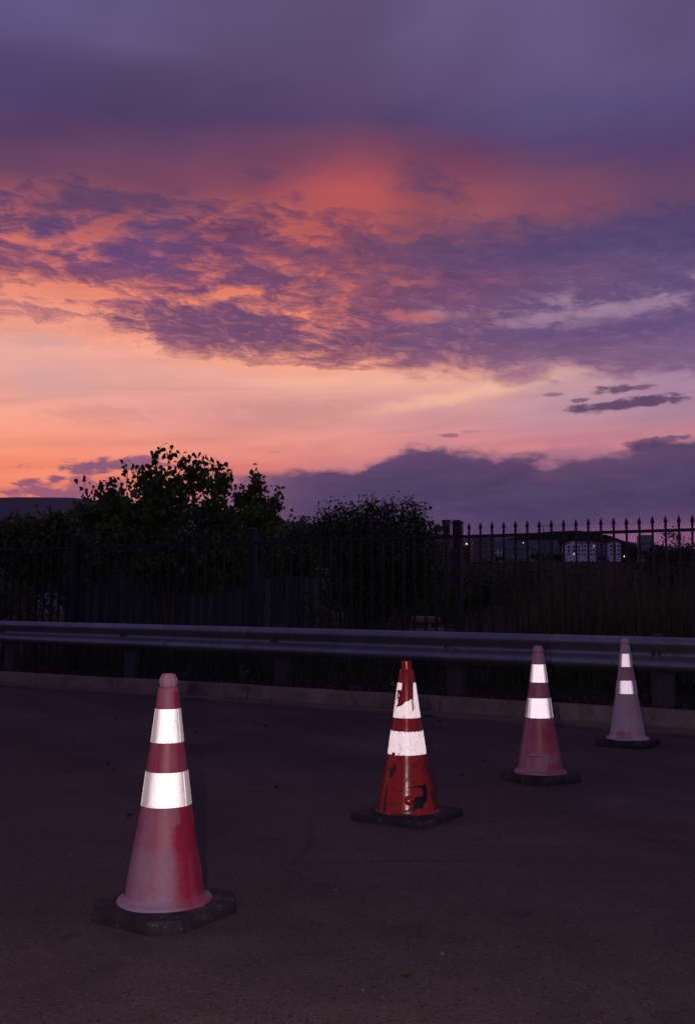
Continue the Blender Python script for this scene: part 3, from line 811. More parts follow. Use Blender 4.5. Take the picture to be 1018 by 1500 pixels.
# ------------------------------------------------------------------ traffic cones
def ring_profile(pts, step=0.02):
    out = []
    for (r0, z0), (r1, z1) in zip(pts[:-1], pts[1:]):
        k = max(1, int(abs(z1 - z0) / step))
        for i in range(k): out.append((r0 + (r1 - r0) * i / k, z0 + (z1 - z0) * i / k))
    out.append(pts[-1]); return out
def interp_r(prof, z):
    for (r0, z0), (r1, z1) in zip(prof[:-1], prof[1:]):
        if min(z0, z1) <= z <= max(z0, z1) and z0 != z1:
            return r0 + (r1 - r0) * (z - z0) / (z1 - z0)
    return prof[-1][0]
def band(name, body, z0, z1, m, parent, off=0.0016, keep=None, nu=96, nv=8, arc=None):
    V, F = [], []
    idx = {}
    for j in range(nv + 1):
        z = z0 + (z1 - z0) * j / nv
        for i in range(nu):
            a = 2 * math.pi * i / nu
            r = interp_r(body, z) + off
            V.append((r * math.cos(a), r * math.sin(a), z))
    for j in range(nv):
        for i in range(nu):
            if keep and not keep(360 * (i + 0.5) / nu, (j + 0.5) / nv): continue
            F.append((j * nu + i, j * nu + (i + 1) % nu, (j + 1) * nu + (i + 1) % nu, (j + 1) * nu + i))
    me = np_mesh(name, V, F)
    bm = bmesh.new(); bm.from_mesh(me)
    bmesh.ops.delete(bm, geom=[v for v in bm.verts if not v.link_faces], context='VERTS')
    # give the sheet its thickness
    ret = bmesh.ops.extrude_face_region(bm, geom=list(bm.faces))
    for v in [e for e in ret['geom'] if isinstance(e, bmesh.types.BMVert)]:
        l = math.hypot(v.co.x, v.co.y); v.co.x *= (l - off * 0.9) / l; v.co.y *= (l - off * 0.9) / l
    bmesh.ops.recalc_face_normals(bm, faces=bm.faces)
    bm.to_mesh(me); bm.free()
    me.shade_smooth(); me.set_sharp_from_angle(angle=R(40))
    return link(name, me, m, parent)
def oct_base(name, parent, cut, half, rot, th, m, hole=0.15, square=False, rad=0.06):
    """slab with cut (or rounded) corners, slightly crowned top, worn edges"""
    pts = []
    if square:
        for k in range(4):
            a0 = math.radians(rot + 90 * k)
            cx, cy = (cut - rad) * math.cos(a0), (cut - rad) * math.sin(a0)
            for q in range(-3, 4):
                a = a0 + q * math.radians(15)
                pts.append((cx + rad * math.cos(a), cy + rad * math.sin(a)))
    else:
        for k in range(4):
            a = math.radians(rot + 90 * k)
            for sg in (-1, 1):
                pts.append((cut * math.cos(a) - sg * half * math.sin(a), cut * math.sin(a) + sg * half * math.cos(a)))
    # subdivide the outline so that it can sag and wobble
    out = []
    for p, q in zip(pts, pts[1:] + pts[:1]):
        L = math.hypot(q[0] - p[0], q[1] - p[1]); k = max(1, int(L / 0.05))
        for i in range(k): out.append((p[0] + (q[0] - p[0]) * i / k, p[1] + (q[1] - p[1]) * i / k))
    out = [(x + random.uniform(-.0009, .0009), y + random.uniform(-.0009, .0009)) for x, y in out]
    n = len(out); b = MB()
    prof_ = [(1.0, 0.001), (1.008, 0.006), (1.002, th * 0.78), (0.988, th * 0.92), (0.968, th * 0.955), (0.62, th * 1.06)]
    for f, z in prof_:
        for x, y in out:
            b.v.append((x * f, y * f, z + random.uniform(-.0005, .0005) * (z > 0.005)))
    for k in range(len(prof_) - 1):
        for i in range(n):
            j = (i + 1) % n
            b.f.append((k * n + i, k * n + j, (k + 1) * n + j, (k + 1) * n + i))
    b.f.append(tuple(range(n))[::-1]); b.f.append(tuple((len(prof_) - 1) * n + i for i in range(n)))
    return b.build(name, m, parent, smooth=True, auto=26)

CG = 'traffic cones standing on the asphalt'
BODY_A = [(0.152, 0.045), (0.148, 0.075), (0.1375, 0.15), (0.121, 0.25), (0.105, 0.345), (0.0955, 0.40), (0.0790, 0.53), (0.0630, 0.635), (0.0475, 0.763), (0.0400, 0.832)]
def knob_cone(label, loc, rz, base_rot, body_mat, bands, knob_mat=None):
    knob_mat = knob_mat or M_KNOB
    t = thing('traffic_cone', label, 'traffic cone', loc, rz, CG)
    th = 0.052
    oct_base('base', t, 0.262, 0.058, base_rot, th, M_RUBBER)
    b = MB()
    p = ring_profile(BODY_A) + [(0.0375, 0.840), (0.031, 0.845)]
    b.lathe(p, 72, cap=False)
    b.build('cone_body', body_mat, t, smooth=True, auto=30)
    l = MB()                                                    # rounded foot flange with moulded notches
    l.lathe([(0.150, 0.082), (0.157, 0.070), (0.164, 0.066), (0.173, 0.062), (0.1785, 0.054), (0.1785, 0.044), (0.172, 0.036), (0.158, 0.034)], 72, cap=False)
    l.build('foot_flange', body_mat, t, smooth=True)
    k = MB()
    k.lathe([(0.029, 0.838), (0.0315, 0.846), (0.0335, 0.850), (0.0365, 0.858), (0.0368, 0.868), (0.0335, 0.878), (0.0285, 0.886), (0.0265, 0.892), (0.0200, 0.894), (0.0185, 0.890), (0.0180, 0.860)], 10)
    k.build('top_knob', knob_mat or body_mat, t, smooth=True, auto=28)
    for (z0, z1, m, keep) in bands:
        band('reflective_band', BODY_A, z0, z1, m, t, keep=keep)
    return t

RED_A = (0.35, 0.018, 0.050); DUST_A = (0.335, 0.205, 0.285)
M_C1 = cone_plastic('faded_red_plastic_front', RED_A, DUST_A, 0.48, [(-32, 42, 0.02, 0.345, 0.75), (-30, 26, 0.345, 0.45, 0.5), (-90, 180, 0.53, 0.64, 0.25), (-20, 40, 0.77, 0.83, 0.4)], low=0.7, seed=1.3)
M_C3 = cone_plastic('faded_red_plastic_mid', (0.36, 0.035, 0.065), (0.42, 0.23, 0.30), 0.45, [(-75, 60, 0.19, 0.385, 0.35), (-60, 40, 0.05, 0.12, 0.3)], low=0.25, seed=4.1, topd=0.85)
M_C4 = cone_plastic('bleached_pink_plastic', (0.34, 0.05, 0.09), (0.52, 0.36, 0.42), 0.93, [(-118, 34, 0.06, 0.125, 0.7), (-90, 180, 0.53, 0.64, 0.35)], low=0.3, seed=7.7)
MARKS2 = [(-134, 7, 0.225, 0.275, .9), (-127, 6, 0.255, 0.30, .85), (-140, 3.0, 0.04, 0.20, .9), (-146, 9, 0.05, 0.12, .5), (-118, 30, 0.085, 0.105, .35), (-24, 9, 0.09, 0.16, .8), (-40, 5, 0.24, 0.30, .5), (-75, 16, 0.285, 0.300, .55), (-100, 26, 0.035, 0.060, .7), (-72, 6, 0.70, 0.76, .6)]
M_C2 = cone_plastic('glossy_red_plastic', (0.44, 0.018, 0.010), (0.20, 0.07, 0.06), 0.0, [], low=0.0, rough=0.20, scuff=0.95, seed=2.2, marks=MARKS2)
M_R1 = retro('reflective_sheeting_front', 0.78, (0.60, 1.0, 0.17), 0.35, 1.0)
M_R3 = retro('reflective_sheeting_mid', 1.6, (0.55, 0.86, 0.10), 0.2, 2.0)
M_R4 = retro('reflective_sheeting_far', 1.75, (0.72, 0.93, 0.04), 0.2, 3.0, lines=False, base=(0.36, 0.30, 0.36))
M_R2 = retro('reflective_sheeting_peeling', 0.85, (0.02, 0.35, 0.55), 0.50, 5.0, lines=False, base=(0.5, 0.47, 0.48), worn=0.015)

M_KNOB = cone_plastic('bleached_knob_plastic', (0.36, 0.05, 0.07), (0.42, 0.26, 0.32), 0.80, [], low=0.0, seed=3.3)
c1 = knob_cone('dusty faded red cone in front, on a black octagonal rubber base', (-0.689, 3.862, 0.0), 0.0, 11, M_C1,
               [(0.638, 0.763, M_R1, None), (0.405, 0.530, M_R1, None)])
c3 = knob_cone('pinkish red cone with a moulded rectangular label frame low on its side', (1.300, 6.820, 0.0), 0.0, -14, M_C3,
               [(0.650, 0.770, M_R3, None), (0.415, 0.545, M_R3, None)], M_C3)
c4 = knob_cone('palest cone, bleached greyish pink, standing closest to the kerb', (2.378, 8.560, 0.0), 0.0, 8, M_C4,
               [(0.655, 0.765, M_R4, None), (0.430, 0.540, M_R4, None)], M_C4)
# moulded label frame of the third cone
fm = MB()
def on_cone(deg, z, off):
    r = interp_r(BODY_A, z) + off; a = R(deg); return Vector((r * math.cos(a), r * math.sin(a), z))
a0, a1, z0, z1 = -134, -85, 0.082, 0.178
def bar(pa, pb, w=0.010):
    pts = [on_cone(pa[0] + (pb[0] - pa[0]) * q / 8, pa[1] + (pb[1] - pa[1]) * q / 8, 0.004) for q in range(9)]
    fm.tube(pts, [w] * 9, 8)
bar((a0, z0), (a1, z0)); bar((a0, z1), (a1, z1)); bar((a0, z0), (a0, z1)); bar((a1, z0), (a1, z1))
fm.build('label_frame', M_KNOB, c3, smooth=True)

# second cone: another model, square rubber foot, bright red, torn upper sheeting
BODY_B = [(0.172, 0.030), (0.168, 0.05), (0.1075, 0.345), (0.0890, 0.475), (0.0765, 0.54), (0.0500, 0.73), (0.0365, 0.805)]
c2 = thing('traffic_cone', 'glossy deep red cone with torn upper white band and black scuff marks', 'traffic cone', (0.330, 5.600, 0.0), 0.0, CG)
oct_base('base', c2, 0.315, 0.0, 12, 0.040, M_RUBBER, square=True, rad=0.075)
b = MB()
b.lathe([(0.180, 0.038), (0.174, 0.044)] + ring_profile(BODY_B[1:]) + [(0.0350, 0.808), (0.0300, 0.809), (0.0285, 0.850), (0.026, 0.853), (0.021, 0.853), (0.020, 0.80)], 72, cap=False)
b.build('cone_body', M_C2, c2, smooth=True, auto=30)
def noise1(a, b_):
    from mathutils import noise as mn
    c, s = math.cos(R(a)), math.sin(R(a))
    return mn.noise((c * 3, s * 3, b_ * 4.0)) + 0.5 * mn.noise((c * 9, s * 9, b_ * 12)) + 0.45 * mn.noise((c * 26, s * 26, b_ * 34))
def torn(a, v):
    # front (towards the camera) is -90 degrees = 270; strip torn out of the upper middle, low on the left, a tongue on the right
    d = (a - 270 + 180) % 360 - 180
    nz = noise1(a, v)
    if -66 < d < 44:
        if d < -34 and v > 0.80 + 0.04 * nz: return True
        if d < -50 and 0.30 < v < 0.8: return nz > 0.42
        if d < 12: lim = 0.29 + 0.0030 * (d + 60)
        elif d < 22: lim = 0.53
        elif d < 31: return v < 0.16 + 0.14 * nz
        else: lim = 0.50 + (d - 30) * 0.034
        return v < lim + 0.07 * nz
    if -86 < d <= -66: return nz > 0.10 or v < 0.30
    if nz > 0.78 and -80 < d < 80: return False
    return nz > -0.75
band('reflective_band', BODY_B, 0.545, 0.735, M_R2, c2, keep=torn, nu=180, nv=48)
def chipped(a, v):
    d = (a - 270 + 180) % 360 - 180
    if abs(d + 47) < 7 and v < 0.13 + 0.08 * noise1(a, v): return False
    if v < 0.045 * (1 + noise1(a * 2, v)) * 0.6 or v > 0.985 + 0.03 * noise1(a * 3, 2): return False
    return True
band('reflective_band', BODY_B, 0.345, 0.475, M_R2, c2, keep=chipped, nu=180, nv=32)
# moulded boss and the black scrap of a torn label
bo = MB()
def on_b(deg, z, off):
    r = interp_r(BODY_B, z) + off; a = R(deg); return Vector((r * math.cos(a), r * math.sin(a), z))
for q in range(1):
    ctr = on_b(-89, 0.118, -0.004); nrm = Vector((math.cos(R(-89)), math.sin(R(-89)), 0.2)).normalized()
    for rr, oo in ():
        pass
    pts = [ctr + nrm * t for t in (0.0, 0.006, 0.010, 0.012)]
    bo.tube(pts, [0.030, 0.027, 0.018, 0.004], 20)
bo.build('moulded_boss', M_C2, c2, smooth=True, auto=60)
M_BLACKTAPE = simple('black_torn_tape', (0.010, 0.009, 0.010), 0.5, 0.0, 0.3, 40)
outline = [(-94, .187), (-70, .192), (-47, .197), (-46, .150), (-52, .112), (-66, .082), (-84, .064), (-104, .058), (-97, .070), (-84, .084), (-80, .104), (-84, .126), (-76, .136), (-62, .138), (-58, .146), (-57, .176), (-68, .184), (-94, .182)]
def inpoly(x, y, P):
    c = False
    for (xa, ya), (xb, yb) in zip(P, P[1:] + P[:1]):
        if (ya > y) != (yb > y) and x < (xb - xa) * (y - ya) / (yb - ya) + xa: c = not c
    return c
def scrap(a, v):
    d = (a - 270 + 180) % 360 - 180 - 90
    z = 0.05 + 0.155 * v
    e = 1.6 * noise1(a * 3, v * 2)
    return inpoly(d + e, z + 0.0035 * noise1(a * 2, v * 3 + 5), outline)
band('torn_label', BODY_B, 0.05, 0.205, M_BLACKTAPE, c2, off=0.0022, keep=scrap, nu=360, nv=48)

# ------------------------------------------------------------------ vegetation
def m_leaf(name, c, var=0.35, trans=0.25):
    def fn(h):
        p = pos(h)
        n = h.noise(p, 2.3, 3, 0.5); f = h.noise(p, 19, 2, 0.5)
        col = h.mix(1.0, c, h.ramp(n, [(0.3, 1 - var), (0.7, 1 + var)]), 'MULTIPLY')
        col = h.mix(1.0, col, h.ramp(f, [(0.3, (0.72, 0.75, 0.7)), (0.7, (1.3, 1.25, 1.3))]), 'MULTIPLY')
        d = pbsdf(h, col, 0.55, 0, None, 0.35)
        t = h.new('ShaderNodeBsdfTranslucent'); h.put(t.inputs['Color'], col)
        mx = h.new('ShaderNodeMixShader'); mx.inputs[0].default_value = trans
        h.t.links.new(d, mx.inputs[1]); h.t.links.new(t.outputs[0], mx.inputs[2])
        return mx.outputs[0]
    return mat(name, fn)
M_LEAF = m_leaf('cottonwood_leaf', (0.085, 0.135, 0.042), 0.45, 0.35)
M_LEAF2 = m_leaf('dark_small_leaf', (0.055, 0.088, 0.028), 0.45, 0.3)
M_LEAF3 = m_leaf('vine_leaf', (0.10, 0.13, 0.045))
M_LEAFR = m_leaf('brownish_leaf', (0.050, 0.042, 0.028))
M_BARK = simple('grey_bark', (0.085, 0.072, 0.062), 0.9, 0, 0.4, 14, 0.2, 0.4)
M_REED = m_leaf('dry_reed', (0.105, 0.088, 0.042), 0.4, 0.2)
M_GRASS = m_leaf('dark_grass', (0.040, 0.055, 0.022), 0.4, 0.2)

HEART = np.array([(0, -.42, 0), (-.36, -.36, .06), (-.50, 0.0, .10), (-.20, .36, .03), (0, .62, -.04), (.20, .36, .03), (.50, 0.0, .10), (.36, -.36, .06)], np.float32)
POPLAR = np.array([(0, -.44, 0), (-.22, -.42, .05), (-.46, -.12, .12), (-.25, .22, .04), (-.05, .52, -.03), (.03, .66, -.06), (.22, .25, .04), (.42, -.10, .12), (.24, -.40, .05)], np.float32)
SLIM = np.array([(0, -.5, 0), (-.26, -.1, .05), (-.16, .3, .03), (0, .6, -.03), (.16, .3, .03), (.26, -.1, .05)], np.float32)
def leaves(name, P, size, m, parent, shape=HEART, hang=0.35, sv=0.3):
    P = np.asarray(P, np.float32); n = len(P); k = len(shape)
    # leaf frame: tip direction hangs a little, face turned anyhow
    t = rng.normal(size=(n, 3)); t[:, 2] -= hang * 2; t /= np.linalg.norm(t, axis=1, keepdims=True)
    u = rng.normal(size=(n, 3)); u -= t * (u * t).sum(1, keepdims=True); u /= np.linalg.norm(u, axis=1, keepdims=True)
    w = np.cross(u, t)
    sz = size * (1 + sv * rng.uniform(-1, 1, (n, 1)))
    V = np.zeros((n, k, 3), np.float32)
    for j, (a, b_, c) in enumerate(shape):
        V[:, j] = P + sz * (u * a + t * b_ + w * c)
    F = np.arange(n * k).reshape(n, k)
    me = np_mesh(name, V.reshape(-1, 3), F)
    return link(name, me, m, parent)

def lobe_points(lobes, total, edge=0.42, spread=0.24):
    """points through ellipsoid lobes, thicker towards the outside, in clumps"""
    vol = np.array([l[3] * l[4] * l[5] for l in lobes]) ** 0.75; vol /= vol.sum()
    out = []
    for l, f in zip(lobes, vol):
        n = int(total * f); nc = max(10, n // 16)
        d = rng.normal(size=(nc, 3)); d /= np.linalg.norm(d, axis=1, keepdims=True)
        r = rng.uniform(0, 1, (nc, 1)) ** edge
        c = d * r * np.array(l[3:6]) + np.array(l[0:3])
        pick_ = rng.integers(0, nc, n)
        sp = min(l[3:6]) * spread
        out.append(c[pick_] + rng.normal(size=(n, 3)) * sp)
    return np.concatenate(out)
def shoot(p0, p1, n, bow=0.08, spread=0.07):
    """leaves set along a young shoot; returns shoot points and leaf points"""
    p0, p1 = np.array(p0, float), np.array(p1, float)
    mid = (p0 + p1) / 2 + rng.normal(size=3) * bow
    ts = np.linspace(0, 1, 7)
    pts = [(1 - t) ** 2 * p0 + 2 * t * (1 - t) * mid + t * t * p1 for t in ts]
    L = []
    for i in range(n):
        t = 0.12 + 0.9 * (i + rng.uniform(-.3, .3)) / n
        t = min(1.0, max(0, t))
        q = (1 - t) ** 2 * p0 + 2 * t * (1 - t) * mid + t * t * p1
        L.append(q + rng.normal(size=3) * spread * (1.15 - 0.55 * t))
    return pts, L
def tree(name, label, cat, base, lobes, nleaf, leafsize, lm, shape=HEART, stems=3, shoots=(), group=None, trunk_r=0.07, edge=0.42, hang=0.35):
    t = thing(name, label, cat, base, 0.0, group)
    b0 = Vector(base)
    tr = MB()
    Ls = []
    big = sorted(lobes, key=lambda l: -l[2])
    for i in range(stems):
        l = big[i % len(big)]
        top = Vector(l[0:3]) - b0
        off = Vector((random.uniform(-.15, .15), random.uniform(-.15, .15), -0.1)) * (stems > 1)
        pts = []
        for q in range(8):
            u = q / 7
            pts.append(off * (1 - u) + Vector((top.x * u ** 1.6, top.y * u ** 1.6, top.z * u)) + Vector((math.sin(u * 5 + i), math.cos(u * 4 + i), 0)) * 0.06 * u)
        tr.tube(pts, [trunk_r * (1 - 0.80 * q / 7) for q in range(8)], 7)
        for k in range(5):                                         # limbs into the lobes
            l2 = lobes[(i * 5 + k) % len(lobes)]
            e = Vector(l2[0:3]) - b0 + Vector((random.uniform(-.7, .7) * l2[3], random.uniform(-.7, .7) * l2[4], random.uniform(-.2, .8) * l2[5]))
            s0 = pts[min(6, 2 + k)]
            md = (s0 + e) / 2 + Vector((random.uniform(-.1, .1), random.uniform(-.1, .1), -0.12))
            tr.tube([s0, (s0 + md) / 2, md, (md + e) / 2 + Vector((0, 0, .05)), e], [trunk_r * f for f in (.36, .3, .24, .16, .07)], 5)
    P = lobe_points(lobes, nleaf, edge)
    extra = []
    for (a, b_, n_) in shoots:
        pts, L = shoot(a, b_, n_)
        tr.tube([Vector(p) - b0 for p in pts], [0.011 * (1 - 0.8 * i / 6) for i in range(7)], 5)
        extra += L
    if extra: P = np.concatenate([P, np.array(extra)])
    tr.build('trunk', M_BARK, t, smooth=True)
    leaves('crown', P - np.array(base), leafsize, lm, t, shape, hang)
    return t

COTTON = [(-3.32, 18.5, 3.09, 0.71, 0.63, 0.56), (-4.22, 18.5, 2.94, 0.61, 0.49, 0.51), (-2.49, 18.5, 2.94, 0.54, 0.43, 0.61), (-3.65, 18.5, 3.46, 0.37, 0.3, 0.32), (-3.05, 18.5, 3.61, 0.37, 0.3, 0.32), (-2.46, 18.5, 3.46, 0.26, 0.2, 0.26), (-4.48, 18.5, 3.33, 0.26, 0.2, 0.22), (-4.86, 18.5, 2.84, 0.38, 0.31, 0.45), (-3.82, 18.5, 2.13, 0.89, 0.71, 0.57), (-2.79, 18.5, 2.0, 0.89, 0.71, 0.57), (-2.22, 18.5, 2.2, 0.51, 0.41, 0.77), (-4.71, 18.5, 2.07, 0.51, 0.41, 0.51)]
COTTON_S = [((-4.77, 18.4, 3.08), (-4.95, 18.4, 3.64), 14), ((-4.58, 18.4, 3.15), (-4.72, 18.4, 3.52), 10), ((-4.39, 18.4, 3.15), (-4.44, 18.4, 3.49), 10), ((-4.14, 18.4, 3.34), (-4.18, 18.4, 3.88), 14), ((-3.95, 18.4, 3.4), (-3.83, 18.4, 3.91), 12), ((-3.54, 18.4, 3.53), (-3.5, 18.4, 4.17), 20), ((-3.38, 18.4, 3.6), (-3.32, 18.4, 4.21), 20), ((-3.21, 18.4, 3.6), (-3.17, 18.4, 4.14), 16), ((-3.12, 18.4, 3.73), (-2.96, 18.4, 4.02), 14), ((-2.87, 18.4, 3.73), (-2.83, 18.4, 4.02), 12), ((-2.7, 18.4, 3.66), (-2.66, 18.4, 4.06), 14), ((-2.55, 18.4, 3.6), (-2.42, 18.4, 3.91), 14), ((-2.39, 18.4, 3.53), (-2.27, 18.4, 3.89), 14), ((-2.29, 18.4, 3.4), (-2.25, 18.4, 3.73), 12), ((-2.16, 18.4, 3.15), (-2.01, 18.4, 3.44), 12), ((-3.76, 18.4, 3.4), (-4.01, 18.4, 3.82), 14), ((-3.57, 18.4, 3.73), (-3.44, 18.4, 4.24), 10), ((-4.86, 18.4, 2.95), (-5.0, 18.4, 3.4), 8), ((-4.59, 18.4, 3.28), (-4.31, 18.4, 3.6), 10)]
SAPLING = [(-1.69, 17.8, 2.96, 0.27, 0.22, 0.49), (-1.39, 17.8, 2.87, 0.2, 0.16, 0.37), (-1.69, 17.8, 3.33, 0.17, 0.14, 0.2), (-1.53, 17.8, 2.4, 0.37, 0.29, 0.49), (-1.96, 17.8, 2.96, 0.17, 0.14, 0.25)]
SAPLING_S = [((-1.72, 17.8, 3.14), (-1.7, 17.8, 3.67), 18), ((-1.64, 17.8, 3.14), (-1.55, 17.8, 3.52), 12), ((-1.41, 17.8, 2.96), (-1.32, 17.8, 3.34), 14), ((-1.3, 17.8, 2.9), (-1.22, 17.8, 3.33), 14), ((-1.86, 17.8, 3.08), (-1.97, 17.8, 3.37), 10), ((-1.59, 17.8, 3.21), (-1.62, 17.8, 3.64), 10)]
LEFTB = [(-6.21, 20.0, 2.63, 0.62, 0.5, 0.41), (-6.83, 20.0, 2.49, 0.48, 0.39, 0.55), (-5.66, 20.0, 2.76, 0.41, 0.33, 0.34), (-6.26, 20.0, 2.14, 0.69, 0.55, 0.48), (-7.45, 20.0, 2.42, 0.55, 0.44, 0.55)]
LEFTB_S = [((-6.01, 20.0, 2.83), (-6.03, 20.0, 3.28), 12), ((-5.83, 20.0, 2.81), (-5.84, 20.0, 3.11), 8), ((-5.58, 20.0, 2.86), (-5.5, 20.0, 3.2), 10), ((-6.49, 20.0, 2.81), (-6.61, 20.0, 3.03), 8)]
MIDT = [(-0.32, 24.0, 3.17, 0.56, 0.45, 0.46), (0.52, 24.0, 3.26, 0.66, 0.53, 0.46), (1.35, 24.0, 3.26, 0.66, 0.53, 0.5), (0.6, 24.0, 2.67, 1.41, 1.13, 0.83), (0.51, 24.0, 1.85, 1.32, 1.06, 0.83), (1.84, 24.0, 2.84, 0.36, 0.29, 0.41), (-0.65, 24.0, 2.67, 0.36, 0.29, 0.66), (1.67, 24.0, 2.01, 0.83, 0.66, 0.83)]
MIDT_S = [((-0.65, 24.0, 3.47), (-0.72, 24.0, 3.76), 8), ((-0.45, 24.0, 3.47), (-0.48, 24.0, 3.79), 8), ((-0.07, 24.0, 3.51), (-0.05, 24.0, 3.74), 8), ((0.35, 24.0, 3.51), (0.38, 24.0, 3.71), 6), ((0.85, 24.0, 3.51), (0.88, 24.0, 3.71), 6), ((1.15, 24.0, 3.51), (1.12, 24.0, 3.76), 8), ((1.48, 24.0, 3.54), (1.47, 24.0, 3.79), 8), ((1.71, 24.0, 3.51), (1.75, 24.0, 3.79), 8), ((1.88, 24.0, 3.47), (1.96, 24.0, 3.72), 8), ((0.18, 24.0, 3.51), (0.18, 24.0, 3.67), 6), ((0.65, 24.0, 3.51), (0.68, 24.0, 3.64), 6)]
VINE = [(-0.44, 16.4, 1.62, 0.16, 0.13, 0.29), (-0.5, 16.4, 1.17, 0.2, 0.16, 0.29), (-0.21, 16.4, 1.01, 0.18, 0.14, 0.16), (-0.64, 16.4, 1.23, 0.11, 0.09, 0.27)]
SHRUBR = [(3.55, 27.0, 1.94, 0.74, 0.6, 0.56), (4.67, 27.0, 2.08, 0.93, 0.74, 0.52), (5.97, 27.0, 1.94, 0.93, 0.74, 0.56), (2.62, 27.0, 1.75, 0.74, 0.6, 0.74), (1.5, 27.0, 1.38, 1.12, 0.89, 0.74), (0.2, 27.0, 1.38, 0.93, 0.74, 0.74)]
RIGHTT = [(8.06, 26.0, 2.59, 0.39, 0.32, 0.47), (8.55, 26.0, 2.8, 0.43, 0.34, 0.5), (7.71, 26.0, 1.91, 0.54, 0.43, 0.72), (8.51, 26.0, 1.73, 0.72, 0.57, 0.9), (8.98, 26.0, 2.26, 0.54, 0.43, 0.72)]
SMALLB = [(2.74, 30.0, 3.58, 0.21, 0.17, 0.21), (2.67, 30.0, 3.16, 0.25, 0.2, 0.31)]
TG = 'trees beyond the fence'
tree('cottonwood_tree', 'large leafy cottonwood standing tallest, its loose shoots against the orange sky', 'tree', (-3.4, 18.6, -0.05), COTTON, 8600, 0.098, M_LEAF, shape=POPLAR, stems=4, shoots=COTTON_S, group=TG, trunk_r=0.075, hang=0.5, edge=0.5)
tree('cottonwood_sapling', 'slim young cottonwood beside the right edge of the tallest tree', 'tree', (-1.6, 17.8, -0.02), SAPLING, 1900, 0.085, M_LEAF, shape=POPLAR, stems=2, shoots=SAPLING_S, group=TG, trunk_r=0.04, hang=0.5)
tree('leafy_shrub', 'low leafy tree at the far left under the dark mountain ridge', 'tree', (-6.2, 20.0, -0.15), LEFTB, 7000, 0.085, M_LEAF, stems=4, shoots=LEFTB_S, group=TG, trunk_r=0.05)
tree('round_tree', 'wide dark flat topped tree of small leaves in the middle, left of the fence post', 'tree', (0.6, 24.0, -0.33), MIDT, 20000, 0.082, M_LEAF2, SLIM, stems=5, shoots=MIDT_S, group=TG, trunk_r=0.08)
tree('small_tree', 'small dark treetop beside the brown brick chimney', 'tree', (2.68, 30.0, -0.33), SMALLB, 900, 0.06, M_LEAF2, SLIM, stems=1, group=TG, trunk_r=0.04)
tree('climbing_shrub', 'thin pale green shrub at the right end of the grey board fence', 'shrub', (-0.45, 16.4, 0.08), VINE, 260, 0.07, M_LEAF3, stems=2, trunk_r=0.014)
for i, (l, w) in enumerate(zip(SHRUBR, ('right of the middle fence post', 'behind the tall reeds, left side', 'behind the tall reeds, right side', 'at the foot of the middle fence post', 'under the wide flat topped tree, right side', 'under the wide flat topped tree, left side'))):
    l2 = (l[0] + 0.3 * l[3], l[1] + 0.3, l[2] - 0.5 * l[5], l[3] * 0.7, l[4] * 0.7, l[5] * 0.7)
    l3 = (l[0] - 0.3 * l[3], l[1] - 0.2, l[2] - 1.0 * l[5], l[3] * 0.9, l[4] * 0.9, l[5] * 0.8)
    tree('bush', 'dark rounded bush ' + w, 'bush', (l[0], l[1], -0.35), [l, l2, l3], 2300, 0.075, M_LEAF2, SLIM, stems=3, group='dark bushes beyond the fence', trunk_r=0.03)
FILL1 = [(-1.35, 27.0, 3.15, 0.55, 0.5, 0.5), (-0.95, 27.0, 2.6, 0.6, 0.5, 0.7), (-1.9, 27.0, 2.7, 0.7, 0.5, 0.7), (-1.4, 27.0, 2.0, 0.9, 0.6, 0.7)]
tree('leafy_shrub', 'dull green bushy tree between the slim young cottonwood and the wide flat topped tree', 'tree', (-1.4, 27.0, -0.35), FILL1, 4200, 0.085, M_LEAF, stems=3, group=TG, trunk_r=0.05)
FILL2 = [(-5.2, 24.0, 2.3, 1.0, 0.6, 0.8), (-4.0, 24.2, 2.2, 1.1, 0.6, 0.9), (-2.6, 24.0, 2.2, 1.0, 0.6, 0.8), (-7.0, 24.0, 2.0, 1.1, 0.6, 0.9), (-6.2, 24.3, 2.9, 0.8, 0.5, 0.6)]
tree('tall_hedge', 'dark tall hedge right behind the grey board fence', 'hedge', (-4.8, 24.0, -0.35), FILL2, 8000, 0.085, M_LEAF2, stems=5, trunk_r=0.04)
tree('brownish_tree', 'thin brownish tree at the right edge behind the fence', 'tree', (8.4, 26.0, -0.35), RIGHTT, 3600, 0.07, M_LEAFR, SLIM, stems=3, group=TG, trunk_r=0.05)


# ------------------------------------------------------------------ grass and reeds
def blades(name, pts, hmin, hmax, w, m, lean=0.25):
    n = len(pts); P = np.array(pts, np.float32)
    h_ = rng.uniform(hmin, hmax, n); a = rng.uniform(0, 2 * math.pi, n); ln = rng.uniform(0, lean, n) * h_
    fx, fy = np.cos(a), np.sin(a); b = rng.uniform(0, 2 * math.pi, n); wx, wy = np.cos(b) * w / 2, np.sin(b) * w / 2
    V = np.zeros((n, 7, 3), np.float32)
    for k, (u, ww) in enumerate(((0, 1.0), (.4, .8), (.75, .5))):
        c = P + np.stack([fx * ln * u ** 2, fy * ln * u ** 2, h_ * u], 1)
        V[:, 2 * k] = c - np.stack([wx * ww, wy * ww, 0 * wx], 1); V[:, 2 * k + 1] = c + np.stack([wx * ww, wy * ww, 0 * wx], 1)
    V[:, 6] = P + np.stack([fx * ln, fy * ln, h_ * 0.97], 1)
    V = V.reshape(-1, 3)
    o = np.arange(n)[:, None] * 7
    Q = np.concatenate([o + [[0, 1, 3, 2]], o + [[2, 3, 5, 4]], o + [[4, 5, 6, 6]]])
    me = bpy.data.meshes.new(name)
    F = [tuple(f[:3]) if f[2] == f[3] else tuple(f) for f in Q.tolist()]
    me.from_pydata(V.tolist(), [], F); me.update()
    return link(name, me, m)
